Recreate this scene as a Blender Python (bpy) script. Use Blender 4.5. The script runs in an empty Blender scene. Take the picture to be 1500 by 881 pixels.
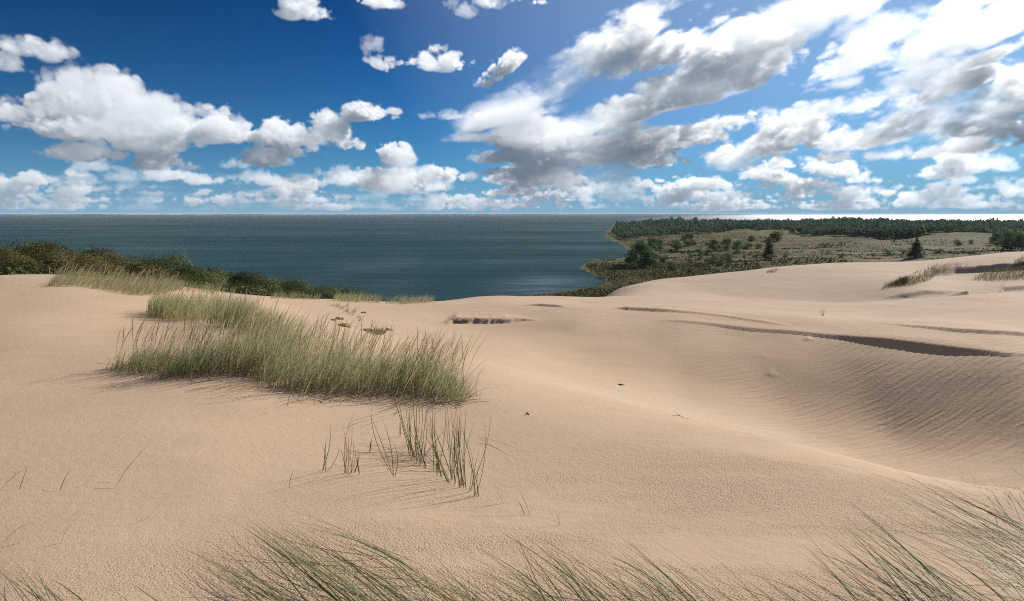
import numpy as np, math
# ------------------------------------------------------------------ camera model (also used to place things)
FPX, CX, CY = 977.0, 750.0, 440.5
PITCH = math.atan(127.5 / FPX)
SUN_AZ, SUN_EL = math.radians(51), math.radians(30)
def ray(px, py):
    x = (px - CX) / FPX; y = -(py - CY) / FPX
    cp, sp = math.cos(PITCH), math.sin(PITCH)
    return x, cp + y * sp, -sp + y * cp
def azel(px, py):
    x, y, z = ray(px, py)
    return math.degrees(math.atan2(x, y)), math.degrees(math.atan2(z, math.hypot(x, y)))
# ------------------------------------------------------------------ cumulus sky: a small volume renderer in numpy
PPD = 17.0; AZ0, AZ1, EL0, EL1 = -56.0, 56.0, -0.6, 21.4
SW, SH = int((AZ1 - AZ0) * PPD), int((EL1 - EL0) * PPD)

def interp_axis(a, axis, n, step, off):
    pos = np.arange(n, dtype=np.float32) / step + off
    i = pos.astype(np.int64); t = (pos - i).astype(np.float32)
    sh = [1, 1, 1]; sh[axis] = n
    w = ((1 - t) ** 3 / 6, (3 * t ** 3 - 6 * t ** 2 + 4) / 6, (-3 * t ** 3 + 3 * t ** 2 + 3 * t + 1) / 6, t ** 3 / 6)
    o = 0
    for k in range(4): o = o + np.take(a, i + k, axis) * w[k].reshape(sh)      # cubic B-spline
    return o

def noise3(rng, shape, step, shear=0.0):
    nz, ny, nx0 = shape; nx = nx0 + int(abs(shear) * ny) + 1; shape = (nz, ny, nx)
    lat = [int(n / s) + 6 for n, s in zip(shape, step)]
    a = rng.normal(0, 1, lat).astype(np.float32)
    for ax in range(3): a = interp_axis(a, ax, shape[ax], step[ax], rng.uniform(0, 1))
    a /= a[::3, ::5, ::5].std()
    if not shear: return a[:, :, :nx0]
    o = np.empty((nz, ny, nx0), np.float32)
    for y in range(ny):
        k = int((ny - y) * shear); o[:, y] = a[:, y, k:k + nx0]
    return o

def field(blobs, shape, zs):
    nz, ny, nx = shape
    F = np.full(shape, -60.0, np.float32); D = np.zeros((ny, nx), np.float32) + 0.02
    zz = ((np.arange(nz) - nz / 2 + .5) * zs).astype(np.float32)[:, None, None]
    for b in blobs:
        az, el, rx, ry, ang, dens, zo = b
        cx = (az - AZ0) * PPD; cy = (el - EL0) * PPD
        ca, sa = math.cos(ang), math.sin(ang)
        R = max(rx, ry) + 62
        x0, x1 = int(max(0, cx - R)), int(min(nx, cx + R)); y0, y1 = int(max(0, cy - R)), int(min(ny, cy + R))
        if x1 <= x0 or y1 <= y0: continue
        X = np.arange(x0, x1, dtype=np.float32)[None, None, :] - cx; Y = np.arange(y0, y1, dtype=np.float32)[None, :, None] - cy
        u = X * ca + Y * sa; v = -X * sa + Y * ca
        v = np.where(v < 0, v * 1.9, v)
        rz = min(nz * zs * .42, .5 * (rx + ry)); m = min(rx, ry)
        q = np.sqrt((u / rx) ** 2 + (v / ry) ** 2 + ((zz - zo) / rz) ** 2)
        f = (1 - q) * m * 1.15 - 1.0
        S = F[:, y0:y1, x0:x1]
        h = np.clip(.5 + (f - S) / 10, 0, 1)                     # smooth union
        F[:, y0:y1, x0:x1] = S * (1 - h) + f * h + 3 * h * (1 - h)
        Dd = D[y0:y1, x0:x1]
        w = np.clip(1.6 - np.sqrt((u[0] / (rx + 14)) ** 2 + (v[0] / (ry + 14)) ** 2), 0, 1)
        D[y0:y1, x0:x1] = np.maximum(Dd, w * dens)
    return F, D

def render_layer(blobs, ny, nz, zs, waves, seed, soft, ext, shear=0.0, stretch=1.0):
    rng = np.random.default_rng(seed)
    shape = (nz, ny, SW)
    F, D = field(blobs, shape, zs)
    G = np.clip(1 + F / 20, .3, 1)
    for wl, amp, kind in waves:
        n = noise3(rng, shape, (max(1.0, wl / zs), wl, wl * 1.15 * stretch), shear)
        F += ((np.abs(n) - .8) * 1.25 if kind else n) * (amp * G)              # billows: rounded heads, sharp creases
    dens = np.clip(F / soft, 0, 1) ** 1.3; dens *= D[None] * np.clip(.62 + .55 * noise3(rng, shape, (30 / zs, 30, 52 * stretch), shear), .12, 1.5) ;  del F, G
    dens *= ext
    # optical depth to the sun, on a half-resolution grid
    c = dens[:nz // 2 * 2, :ny // 2 * 2, :SW // 2 * 2]
    c = c.reshape(c.shape[0] // 2, 2, c.shape[1] // 2, 2, c.shape[2] // 2, 2).mean((1, 3, 5))
    kz, ky, kx = c.shape
    az = np.radians(AZ0 + (np.arange(kx) + .5) * 2 / PPD)
    rel = SUN_AZ - az
    lx, ly, lz = np.sin(rel) * math.cos(SUN_EL) * .9, np.full(kx, .72), np.cos(rel) * math.cos(SUN_EL) * .55
    Z, Y, X = np.meshgrid(np.arange(kz, dtype=np.float32), np.arange(ky, dtype=np.float32), np.arange(kx, dtype=np.float32), indexing='ij')
    tau = np.zeros_like(c); s_prev = 0.0
    for s in (1.5, 4, 8, 13, 20, 29, 40):
        zi = np.rint(Z + lz[None, None, :] * s * 2 / zs / 2).astype(np.int32); yi = np.rint(Y + ly[None, None, :] * s).astype(np.int32); xi = np.rint(X + lx[None, None, :] * s).astype(np.int32)
        ok = (zi >= 0) & (zi < kz) & (yi < ky) & (xi >= 0) & (xi < kx)
        np.clip(zi, 0, kz - 1, zi); np.clip(yi, 0, ky - 1, yi); np.clip(xi, 0, kx - 1, xi)
        tau += c[zi, yi, xi] * ok * (s - s_prev) * 2; s_prev = s
    # vertical optical depth upwards (sky light)
    up = np.cumsum(c[:, ::-1], 1)[:, ::-1] * 2
    dn = np.cumsum(c, 1) * 2
    def big(a):
        a = np.repeat(np.repeat(a, 2, 1), 2, 2)
        o = np.empty((a.shape[0], ny, SW), np.float32); o[:, :a.shape[1], :a.shape[2]] = a
        o[:, a.shape[1]:, :] = o[:, a.shape[1] - 1:a.shape[1], :]; o[:, :, a.shape[2]:] = o[:, :, a.shape[2] - 1:a.shape[2]]
        # 3-tap smoothing hides the half-resolution blocks
        o[:, 1:-1] = .25 * o[:, :-2] + .5 * o[:, 1:-1] + .25 * o[:, 2:]
        o[:, :, 1:-1] = .25 * o[:, :, :-2] + .5 * o[:, :, 1:-1] + .25 * o[:, :, 2:]
        return o
    azf = np.radians(AZ0 + (np.arange(SW) + .5) / PPD); elf = np.radians(EL0 + (np.arange(ny) + .5) / PPD)
    cosg = np.sin(elf)[:, None] * math.sin(SUN_EL) + np.cos(elf)[:, None] * math.cos(SUN_EL) * np.cos(azf - SUN_AZ)[None]
    hg = lambda g: (1 - g * g) / (1 + g * g - 2 * g * cosg) ** 1.5
    col = np.zeros((ny, SW, 3), np.float32); T = np.ones((ny, SW), np.float32)
    amb_c = np.array((.055, .10, .155), np.float32); sunc = np.array((1.0, .965, .915), np.float32); amb_u = np.array((.40, .52, .70), np.float32); amb_d = np.array((.26, .29, .33), np.float32)
    tau_b, up_b, dn_b = big(tau), big(up), big(dn)
    for k in range(nz):
        d = dens[k]
        t = tau_b[k // 2]
        S = (.36 * hg(.68) * np.exp(-.8 * t) + .86 * hg(.05) * np.exp(-.46 * t) + .17 * np.exp(-.08 * t))
        a = 1 - np.exp(-d * zs)
        A = np.exp(-.16 * up_b[k // 2]) ; B = np.exp(-.16 * dn_b[k // 2])
        src = S[..., None] * sunc * .78 + A[..., None] * amb_u * .20 + B[..., None] * amb_d * .12 + amb_c
        col += (T * a)[..., None] * src
        T *= 1 - a
    return col, 1 - T

def cloud_sky():
    P = []
    def b(px, py, rx, ry, ang=0, dens=1.0, zo=0.0):
        az, el = azel(px, py); k = math.cos(math.radians(az)) ** 1.6
        P.append((az, el, rx * (.35 + .65 * k), ry * (.45 + .55 * k), math.radians(ang), dens, zo))
    # left bank of cumulus
    for a in [(118,150,58,46),(160,150,60,44),(82,170,52,36),(18,170,44,26),(205,172,70,40),(262,190,58,32),(318,192,48,32),(362,200,26,15),
              (130,192,100,22),(215,212,56,20),(52,76,40,19,-8,.35),(8,95,30,10,-10,.2),(128,227,46,10),(425,205,46,28),(478,200,32,30),(505,214,18,10),
              (385,236,28,12),(430,222,40,14),(236,242,34,14),(70,150,25,22),(190,135,22,22)]: b(*a)
    for a in [(580,232,24,24),(588,220,14,12),(560,268,66,20),(640,262,30,13),(505,266,48,20),(456,268,24,10),(600,275,50,14)]: b(*a)
    for a in [(546,169,36,13),(530,172,14,8),(575,172,14,8),(545,72,18,18,30,.7),(555,92,26,18,-20,.7),(640,95,42,16),(606,97,10,11),(668,92,18,12),(640,73,10,6),(735,104,32,15,32,.9),(748,92,14,9,20,.8),
              (445,14,34,20,-15,.6),(425,20,18,10,0,.6),(552,6,28,8,0,.7),(660,10,28,15,-15,.7),(716,5,24,10,-10,.6),(622,172,11,5),(668,172,26,5,0,.6),(770,3,22,5)]: b(*a)
    PL = list(P); P.clear()
    # thin veil and right bank, back-lit
    for a in [(770,150,95,32,22,.17),(835,118,100,36,26,.20),(740,172,64,15,8,.14),(905,72,84,30,30,.17),(1120,62,150,44,20,.13),(1240,160,120,20,10,.08),(1400,130,110,16,14,.10)]: b(*a)
    for a in [(862,55,24,8,38,.35),(890,36,24,9,32,.4),(945,28,46,20,25,.5),(985,8,36,16,20,.5),(925,98,42,24,24,.8),(975,84,58,28,16,.9),(1045,84,58,30,10,.9),(985,140,109,33,12,1.25),(1075,120,83,36,12,1.2),(905,165,71,26,16,.8),
              (868,186,83,23,14,.9),(785,192,40,20,8),(752,206,42,20),(812,214,59,26,5),(738,233,40,10),(820,238,66,18),(895,208,52,15,12),(1128,100,47,31,20,.7),(1172,62,30,15,40,.35),(1130,42,18,7,30,.3),(1050,34,16,6,25,.25),(1022,22,12,5,30,.25),
              (1240,100,66,25,15,.17),(1285,62,66,34,22,.17),(1370,62,72,35,20,.18),(1455,44,66,36,18,.24),(1320,98,46,16,15,.15),(1335,112,52,13,18,.2),(1425,94,40,10,14,.2),(1225,126,36,11,10,.2),(1495,68,34,12,20,.2),(1265,18,44,18,32,.2),(1400,20,60,20,20,.2),
              (950,216,50,25,0,1.73),(930,243,38,17,0,1.73),(1010,206,73,20,10,1.73),(1062,186,57,16,12,1.21),(985,233,38,15,0,1.73),(1115,222,80,22,9,1.73),(1178,192,55,32,8,1.38),(1210,206,52,25,0,1.73),(1145,239,78,9,4,1.38),
              (1275,205,65,25,8,1.73),(1330,184,55,26,10,1.38),(1365,163,38,21,14,1.04),(1415,192,70,25,9,1.73),(1462,156,42,38,18,1.56),(1500,140,52,47,22,1.73),(1490,192,70,23,7,1.73),(1385,222,78,10,5,1.21),(1300,228,44,9,0,1.04)]: b(*a)
    for a in [(800,264,90,18),(755,270,45,15),(850,268,50,17),(735,282,47,10),(890,266,40,23),(905,282,31,12),(700,205,26,6,0,.4)]: b(*a)
    waves = [(34, 6, 0), (20, 8, 1), (10, 6.2, 1), (5.2, 4.4, 1), (2.7, 2.6, 1)]
    
    # the far rows above the horizon: many small flat-based clouds
    PR = list(P)
    colA, aA = render_layer(PL, SH, 36, 3.4, waves, 11, 6.0, .26)
    colB, aB = render_layer(PR, SH, 36, 3.4, waves, 17, 10.0, .125, .3, 1.3)
    rng = np.random.default_rng(5); P.clear()
    for py0, n, rx, ry in ((246, 36, 30, 13), (264, 70, 27, 10), (277, 110, 23, 7.2), (287, 190, 20, 5.6), (296, 230, 21, 4.2), (303, 230, 26, 3.2)):
        for i in range(n):
            px = rng.uniform(-350, 1850); py = py0 + rng.normal(0, 4.5 * ry / 9)
            gap = math.exp(-((px - 690) / 70) ** 2) if py < 290 else 0
            if rng.uniform() < gap: continue
            if py < 262 and 430 < px < 940: continue
            k = rng.uniform(.45, 1.35)
            az, el = azel(px, py); kk = math.cos(math.radians(min(abs(az), 50)))
            P.append((az, max(el, .05), rx * k * kk, ry * k * (.3 + .7 * kk), 0, 1.0, rng.uniform(-12, 12)))
    NB = int((6.2 - EL0) * PPD)
    colC, aC = render_layer(P, NB, 20, 2.4, [(12, 2.2, 0), (7, 2.8, 1), (3.6, 1.9, 1), (2.2, 1.1, 1)], 23, 3.2, .20)
    out = np.zeros((SH, SW, 4), np.float32)
    out[:NB, :, :3] = colC; out[:NB, :, 3] = aC
    el = EL0 + (np.arange(SH) + .5) / PPD
    hz = (.66 * np.exp(-np.maximum(el, 0) / 2.3))[:, None, None]      # air between us and the far rows
    out[..., :3] = out[..., :3] * (1 - hz) + hz * out[..., 3:] * np.array((.40, .54, .68), np.float32)
    colA = colB + colA * (1 - aB[..., None]); aA = aB + aA * (1 - aB)
    hz2 = hz * .45
    colA = colA * (1 - hz2) + hz2 * aA[..., None] * np.array((.38, .5, .66), np.float32)
    out[..., :3] = colA + out[..., :3] * (1 - aA[..., None]); out[..., 3] = aA + out[..., 3] * (1 - aA)
    e = np.clip((EL1 - el) / 3, 0, 1)[:, None, None]; out *= e
    ed = np.clip(np.minimum(np.arange(SW), SW - 1 - np.arange(SW)) / 60, 0, 1)[None, :, None]
    return (out * ed).astype(np.float32)
SAND_A = (.435, .313, .212); SAND_B = (.505, .369, .255); SAND_C = (.378, .266, .176)
WATER_A = (.008, .031, .038); WATER_B = (.017, .048, .056); WATER_SPEC = .03
EXPOSURE = .60; SUN_W = 5.0; SKY_W = .075; CLOUD_GAIN = .60
SKY_DUST = .3; SKY_GAMMA = 2.27; SKY_TINT = (.36, .884, .962)
EXPO = 2 ** EXPOSURE
DUST = .20
LAGOON_MIRROR = .11
HAZE = 1.8e-5
# ------------------------------------------------------------------ scene helpers
import bpy, random
EYE = 48.0                                   # camera height above the lagoon
C = bpy.context.scene.collection
R = math.radians
def mesh_obj(name, V, F, mat=None, parent=None, uv=None, smooth=False, link=True):
    """V (n,3), F (m,k) index arrays, uv (m*k,2) -> one mesh object"""
    V = np.asarray(V, np.float32); F = np.asarray(F, np.int32)
    me = bpy.data.meshes.new(name); m, k = F.shape
    me.vertices.add(len(V)); me.vertices.foreach_set('co', V.ravel())
    me.loops.add(m * k); me.loops.foreach_set('vertex_index', F.ravel())
    me.polygons.add(m); me.polygons.foreach_set('loop_start', np.arange(0, m * k, k, dtype=np.int32))
    if uv is not None:
        l = me.uv_layers.new(name='UVMap'); l.data.foreach_set('uv', np.asarray(uv, np.float32).ravel())
    me.update(calc_edges=True)
    me.polygons.foreach_set('use_smooth', np.full(m, smooth))
    if mat: me.materials.append(mat)
    o = bpy.data.objects.new(name, me)
    if link: C.objects.link(o)
    if parent: o.parent = parent
    return o
def empty(name, loc):
    o = bpy.data.objects.new(name, None); o.location = loc; o.empty_display_size = .3; C.objects.link(o); return o
def tag(o, label=None, cat=None, group=None, kind=None):
    for k, v in (('label', label), ('category', cat), ('group', group), ('kind', kind)):
        if v: o[k] = v
    return o
def vnoise(x, y, seed, wl):
    """smooth 2-D value noise, about -1..1"""
    rs = np.random.default_rng(seed); T = rs.uniform(-1, 1, (128, 128)).astype(np.float32)
    u, v = np.asarray(x) / wl + 900.37, np.asarray(y) / wl + 700.61
    i, j = np.floor(u).astype(int), np.floor(v).astype(int); a, b = u - i, v - j
    a = a * a * a * (a * (a * 6 - 15) + 10); b = b * b * b * (b * (b * 6 - 15) + 10)
    g = lambda p, q: T[p % 128, q % 128]
    return (g(i, j) * (1 - a) + g(i + 1, j) * a) * (1 - b) + (g(i, j + 1) * (1 - a) + g(i + 1, j + 1) * a) * b
def sstep(a, b, x):
    t = np.clip((x - a) / (b - a), 0, 1); return t * t * (3 - 2 * t)

# ------------------------------------------------------------------ node helpers
class NT:
    def __init__(s, tree): s.t = tree; s.n = tree.nodes; s.l = tree.links
    def new(s, typ, **kw):
        n = s.n.new(typ)
        for k, v in kw.items():
            if k.startswith('i_'):
                key = k[2:]; key = int(key) if key.isdigit() else key.replace('_', ' ')
                sock = n.inputs[key]
                if hasattr(v, 'is_output'): s.l.new(v, sock)
                else: sock.default_value = v
            else: setattr(n, k, v)
        return n
    def math(s, op, a, b=None, c=None, clamp=False):
        n = s.n.new('ShaderNodeMath'); n.operation = op; n.use_clamp = clamp
        for i, v in enumerate((a, b, c)):
            if v is None: continue
            if hasattr(v, 'is_output'): s.l.new(v, n.inputs[i])
            else: n.inputs[i].default_value = v
        return n.outputs[0]
    def noise(s, vec, scale, detail=2.0, rough=.5, dist=0.0):
        n = s.new('ShaderNodeTexNoise', i_Scale=scale, i_Detail=detail, i_Roughness=rough, i_Distortion=dist)
        if vec is not None: s.l.new(vec, n.inputs['Vector'])
        return n.outputs['Fac']
    def ramp(s, fac, *stops):
        n = s.new('ShaderNodeValToRGB'); s.l.new(fac, n.inputs[0]); e = n.color_ramp.elements
        while len(e) < len(stops): e.new(.5)
        for q, (p, c) in zip(e, stops): q.position = p; q.color = (*c, 1) if len(c) == 3 else c
        return n.outputs[0]
    def mapr(s, v, a, b, c=0.0, d=1.0):
        n = s.new('ShaderNodeMapRange', i_1=a, i_2=b, i_3=c, i_4=d); s.l.new(v, n.inputs[0]); return n.outputs[0]
    def mix(s, fac, a, b, typ='MIX'):
        n = s.n.new('ShaderNodeMix'); n.data_type = 'RGBA'; n.blend_type = typ
        for sock, v in ((n.inputs[0], fac), (n.inputs[6], a), (n.inputs[7], b)):
            if hasattr(v, 'is_output'): s.l.new(v, sock)
            else: sock.default_value = (*v, 1) if isinstance(v, tuple) and len(v) == 3 else v
        return n.outputs[2]
    def mapping(s, vec, rot=(0, 0, 0), scale=(1, 1, 1)):
        n = s.new('ShaderNodeMapping', i_Rotation=rot, i_Scale=scale); s.l.new(vec, n.inputs[0]); return n.outputs[0]
def new_mat(name):
    m = bpy.data.materials.new(name); m.use_nodes = True; nt = NT(m.node_tree); nt.n.clear()
    out = nt.new('ShaderNodeOutputMaterial'); return m, nt, out

def sand_material():
    m, n, out = new_mat('sand')
    P = n.new('ShaderNodeNewGeometry').outputs['Position']
    big = n.noise(P, .22, 4, .55); mid = n.noise(P, 1.7, 4, .6); fine = n.noise(P, 170, 2, .7); grain = n.noise(P, 45, 3, .75)
    streak = n.noise(n.mapping(P, (0, 0, R(-28)), (.35, 2.6, 1)), .9, 5, .6)
    col = n.ramp(n.math('ADD', n.math('MULTIPLY', big, .6), n.math('MULTIPLY', streak, .4)), (.3, SAND_A), (.7, SAND_B))
    col = n.mix(n.mapr(mid, .45, .75, 0, .34), col, SAND_C)
    sep = n.new('ShaderNodeSeparateXYZ', i_0=P)
    far = n.math('MULTIPLY', n.mapr(n.new('ShaderNodeVectorMath', operation='LENGTH', i_0=n.new('ShaderNodeCombineXYZ', i_0=sep.outputs['X'], i_1=sep.outputs['Y']).outputs[0]).outputs['Value'], 22, 60), n.mapr(sep.outputs['X'], -12, 14))
    col = n.mix(n.math('MULTIPLY', far, .75), col, (.405, .322, .255))      # greyer sand on the outer ridge
    # coarse dark grains lie in wind-sorted patches
    mask = n.math('MULTIPLY', n.mapr(n.noise(n.mapping(P, (0, 0, R(-35)), (.5, 1.4, 1)), .55, 4, .6), .38, .56), n.mapr(n.math('SUBTRACT', n.new('ShaderNodeSeparateXYZ', i_0=P).outputs['Y'], n.math('MULTIPLY', n.new('ShaderNodeSeparateXYZ', i_0=P).outputs['X'], .8)), 7.4, 4.8))
    col = n.mix(n.math('MULTIPLY', n.mapr(grain, .5, .68), n.math('ADD', n.math('MULTIPLY', mask, .85), .10)), col, (.20, .14, .095))
    col = n.mix(n.math('MULTIPLY', mask, .30), col, (.33, .245, .165))
    col = n.mix(n.mapr(fine, .3, .7, .0, .35), n.mix(.5, col, (.25, .18, .13)), col)
    b = n.new('ShaderNodeBsdfPrincipled', i_Roughness=.95); b.inputs['Specular IOR Level'].default_value = .12
    n.l.new(col, b.inputs['Base Color'])
    # ripples: crests run along the slope, bent by slow noise
    y = n.new('ShaderNodeSeparateXYZ', i_0=P).outputs['Y']; x = n.new('ShaderNodeSeparateXYZ', i_0=P).outputs['X']
    warp = n.new('ShaderNodeVectorMath', operation='SCALE', i_Scale=.9); n.l.new(n.new('ShaderNodeTexNoise', i_Scale=.35, i_Detail=3.0, i_Vector=P).outputs['Color'], warp.inputs[0])
    Pw = n.new('ShaderNodeVectorMath', operation='ADD', i_0=P, i_1=warp.outputs[0]).outputs[0]
    w = n.new('ShaderNodeTexWave', wave_type='BANDS', bands_direction='Y', i_Scale=1.0, i_Distortion=3.0, i_Detail=3.0, i_Vector=n.mapping(Pw, (0, 0, R(-19))))
    w.inputs['Detail Scale'].default_value = 1.3; w.inputs['Detail Roughness'].default_value = .6
    w2 = n.new('ShaderNodeTexWave', wave_type='BANDS', bands_direction='Y', i_Scale=1.7, i_Distortion=4.5, i_Detail=3.0, i_Vector=n.mapping(Pw, (0, 0, R(-24))))
    rm = n.math('MULTIPLY', n.mapr(y, 10.5, 16), n.mapr(n.noise(P, .11, 2), .36, .52))
    rm = n.math('MULTIPLY', rm, n.mapr(x, -5, 4, .12, 1))
    h = n.math('MULTIPLY', n.math('ADD', n.math('MULTIPLY', w.outputs['Fac'], .0075), n.math('MULTIPLY', w2.outputs['Fac'], .006)), rm)
    vor = n.new('ShaderNodeTexVoronoi', i_Scale=48, i_Vector=P); vor.feature = 'F1'
    pock = n.math('MULTIPLY', n.mapr(vor.outputs['Distance'], .1, .5), n.math('ADD', n.math('MULTIPLY', mask, .0060), .0006))
    h = n.math('ADD', h, pock)
    h = n.math('ADD', h, n.math('MULTIPLY', grain, n.math('ADD', n.math('MULTIPLY', mask, .007), .0042)))
    h = n.math('ADD', h, n.math('MULTIPLY', n.noise(P, 9, 5, .65), .010))
    bp = n.new('ShaderNodeBump', i_Strength=1.0, i_Distance=1.0, i_Height=h); n.l.new(bp.outputs[0], b.inputs['Normal'])
    n.l.new(b.outputs[0], out.inputs[0]); return m

def water_material():
    m, n, out = new_mat('lagoon_water')
    P = n.new('ShaderNodeNewGeometry').outputs['Position']; sx = n.new('ShaderNodeSeparateXYZ', i_0=P)
    slick = n.noise(n.mapping(P, (0, 0, R(12)), (.0016, .0042, 1)), 1, 4, .55)      # wind lanes
    slick2 = n.noise(n.mapping(P, (0, 0, R(-8)), (.006, .03, 1)), 1, 3, .6)
    lane = n.math('ADD', n.math('MULTIPLY', slick, .65), n.math('MULTIPLY', slick2, .35))
    # the open sea behind the spit is choppier than the lagoon
    sea = n.math('MULTIPLY', n.mapr(n.math('SUBTRACT', sx.outputs['X'], n.math('MULTIPLY', sx.outputs['Y'], .30)), -900, 900), n.mapr(sx.outputs['X'], 600, 1200))
    h = n.math('ADD', n.math('MULTIPLY', n.noise(n.mapping(P, (0, 0, R(35)), (.11, .30, 1)), 1, 5, .62), 1.5), n.math('MULTIPLY', n.noise(n.mapping(P, (0, 0, R(20)), (.5, 1.3, 1)), 1, 3, .6), .32))
    dist = n.new('ShaderNodeVectorMath', operation='LENGTH', i_0=P).outputs['Value']
    bp = n.new('ShaderNodeBump', i_Strength=1.0, i_Height=h, i_Distance=n.math('MULTIPLY', n.mapr(lane, .38, .64, .55, .22), n.mapr(dist, 450, 2600, 1.0, .12)))
    def patch(cx, cy, rx, ry):                                    # painted sheen: reflection strengthened inside a soft oval
        u = n.math('DIVIDE', n.math('SUBTRACT', sx.outputs['X'], cx), rx); v = n.math('DIVIDE', n.math('SUBTRACT', sx.outputs['Y'], cy), ry)
        return n.math('POWER', 2.71828, n.math('MULTIPLY', n.math('ADD', n.math('MULTIPLY', u, u), n.math('MULTIPLY', v, v)), -1.0))
    sheen = n.math('ADD', n.math('ADD', patch(18, 440, 26, 75), n.math('MULTIPLY', patch(-130, 520, 40, 190), .45)), n.math('MULTIPLY', patch(-80, 470, 22, 90), .4))
    sheen = n.math('MULTIPLY', sheen, n.mapr(n.noise(n.mapping(P, (0, 0, R(-12)), (.02, .11, 1)), 1, 4, .6), .38, .62, .25, 1.3))
    d = n.new('ShaderNodeBsdfDiffuse', i_Color=n.ramp(lane, (.36, WATER_A), (.66, WATER_B)))
    g = n.new('ShaderNodeBsdfGlossy', i_Roughness=n.mix(sea, n.mapr(lane, .38, .62, .34, .20), (.62, .62, .62)), i_Normal=bp.outputs[0])
    fr = n.new('ShaderNodeFresnel', i_IOR=1.333, i_Normal=bp.outputs[0]).outputs[0]
    f = n.math('MULTIPLY', fr, n.new('ShaderNodeMapRange', i_0=sea, i_1=0.0, i_2=1.0, i_3=n.math('MULTIPLY', n.mapr(lane, .38, .64, LAGOON_MIRROR * .6, LAGOON_MIRROR * 2.0), n.math('ADD', 1.0, n.math('MULTIPLY', sheen, 3.2))), i_4=1.0).outputs[0])
    mx = n.new('ShaderNodeMixShader', i_0=f); n.l.new(d.outputs[0], mx.inputs[1]); n.l.new(g.outputs[0], mx.inputs[2])
    n.l.new(mx.outputs[0], out.inputs[0]); return m

def leaf_material(name, stops, trans=.25, rough=.6, along=None, spec=.12, vary=0.0):
    """colour from the leaf's own random number (uv.x), tinted along a blade (uv.y)"""
    m, n, out = new_mat(name)
    uv = n.new('ShaderNodeSeparateXYZ', i_0=n.new('ShaderNodeUVMap').outputs[0])
    col = n.ramp(uv.outputs[0], *stops)
    if along:
        for (a, b_, c, k) in along: col = n.mix(n.mapr(uv.outputs[1], a, b_, 0, k), col, c)
    if vary:                                                      # every tree has its own tone
        rn = n.new('ShaderNodeObjectInfo').outputs['Random']; col = n.new('ShaderNodeHueSaturation', i_Hue=n.mapr(rn, 0, 1, .485, .515), i_Value=n.mapr(rn, 0, 1, 1 - vary, 1 + vary), i_Color=col).outputs[0]
    p = n.new('ShaderNodeBsdfPrincipled', i_Roughness=rough); p.inputs['Specular IOR Level'].default_value = spec
    n.l.new(col, p.inputs['Base Color'])
    t = n.new('ShaderNodeBsdfTranslucent'); n.l.new(col, t.inputs[0])
    mx = n.new('ShaderNodeMixShader', i_0=trans); n.l.new(p.outputs[0], mx.inputs[1]); n.l.new(t.outputs[0], mx.inputs[2])
    n.l.new(mx.outputs[0], out.inputs[0]); return m
def plain_material(name, c, c2, scale=8, rough=.85):
    m, n, out = new_mat(name)
    P = n.new('ShaderNodeTexCoord').outputs['Object']
    p = n.new('ShaderNodeBsdfPrincipled', i_Roughness=rough); p.inputs['Specular IOR Level'].default_value = .2
    n.l.new(n.ramp(n.noise(P, scale, 4, .6), (.3, c), (.7, c2)), p.inputs['Base Color']); n.l.new(p.outputs[0], out.inputs[0]); return m
def meadow_material():
    m, n, out = new_mat('meadow')
    P = n.new('ShaderNodeNewGeometry').outputs['Position']
    a = n.noise(n.mapping(P, (0, 0, R(25)), (.010, .028, 1)), 1, 6, .6); b_ = n.noise(P, .06, 5, .65); c = n.noise(P, .5, 3, .7)
    col = n.ramp(a, (.36, (.040, .046, .011)), (.46, (.072, .056, .017)), (.56, (.115, .084, .027)), (.66, (.17, .128, .052)))
    col = n.mix(n.mapr(b_, .43, .60, 0, .85), col, (.036, .046, .016)); col = n.mix(n.mapr(c, .45, .7, 0, .5), col, (.07, .056, .034))
    z = n.new('ShaderNodeSeparateXYZ', i_0=P).outputs['Z']
    col = n.mix(n.mapr(z, .55, .2, 0, .12), col, (.22, .175, .12))
    p = n.new('ShaderNodeBsdfPrincipled', i_Roughness=.95); p.inputs['Specular IOR Level'].default_value = .1
    n.l.new(col, p.inputs['Base Color'])
    bp = n.new('ShaderNodeBump', i_Strength=1.0, i_Distance=1.0, i_Height=n.math('ADD', n.math('MULTIPLY', c, .5), n.math('MULTIPLY', b_, 2.2))); n.l.new(bp.outputs[0], p.inputs['Normal'])
    n.l.new(p.outputs[0], out.inputs[0]); return m

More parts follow.
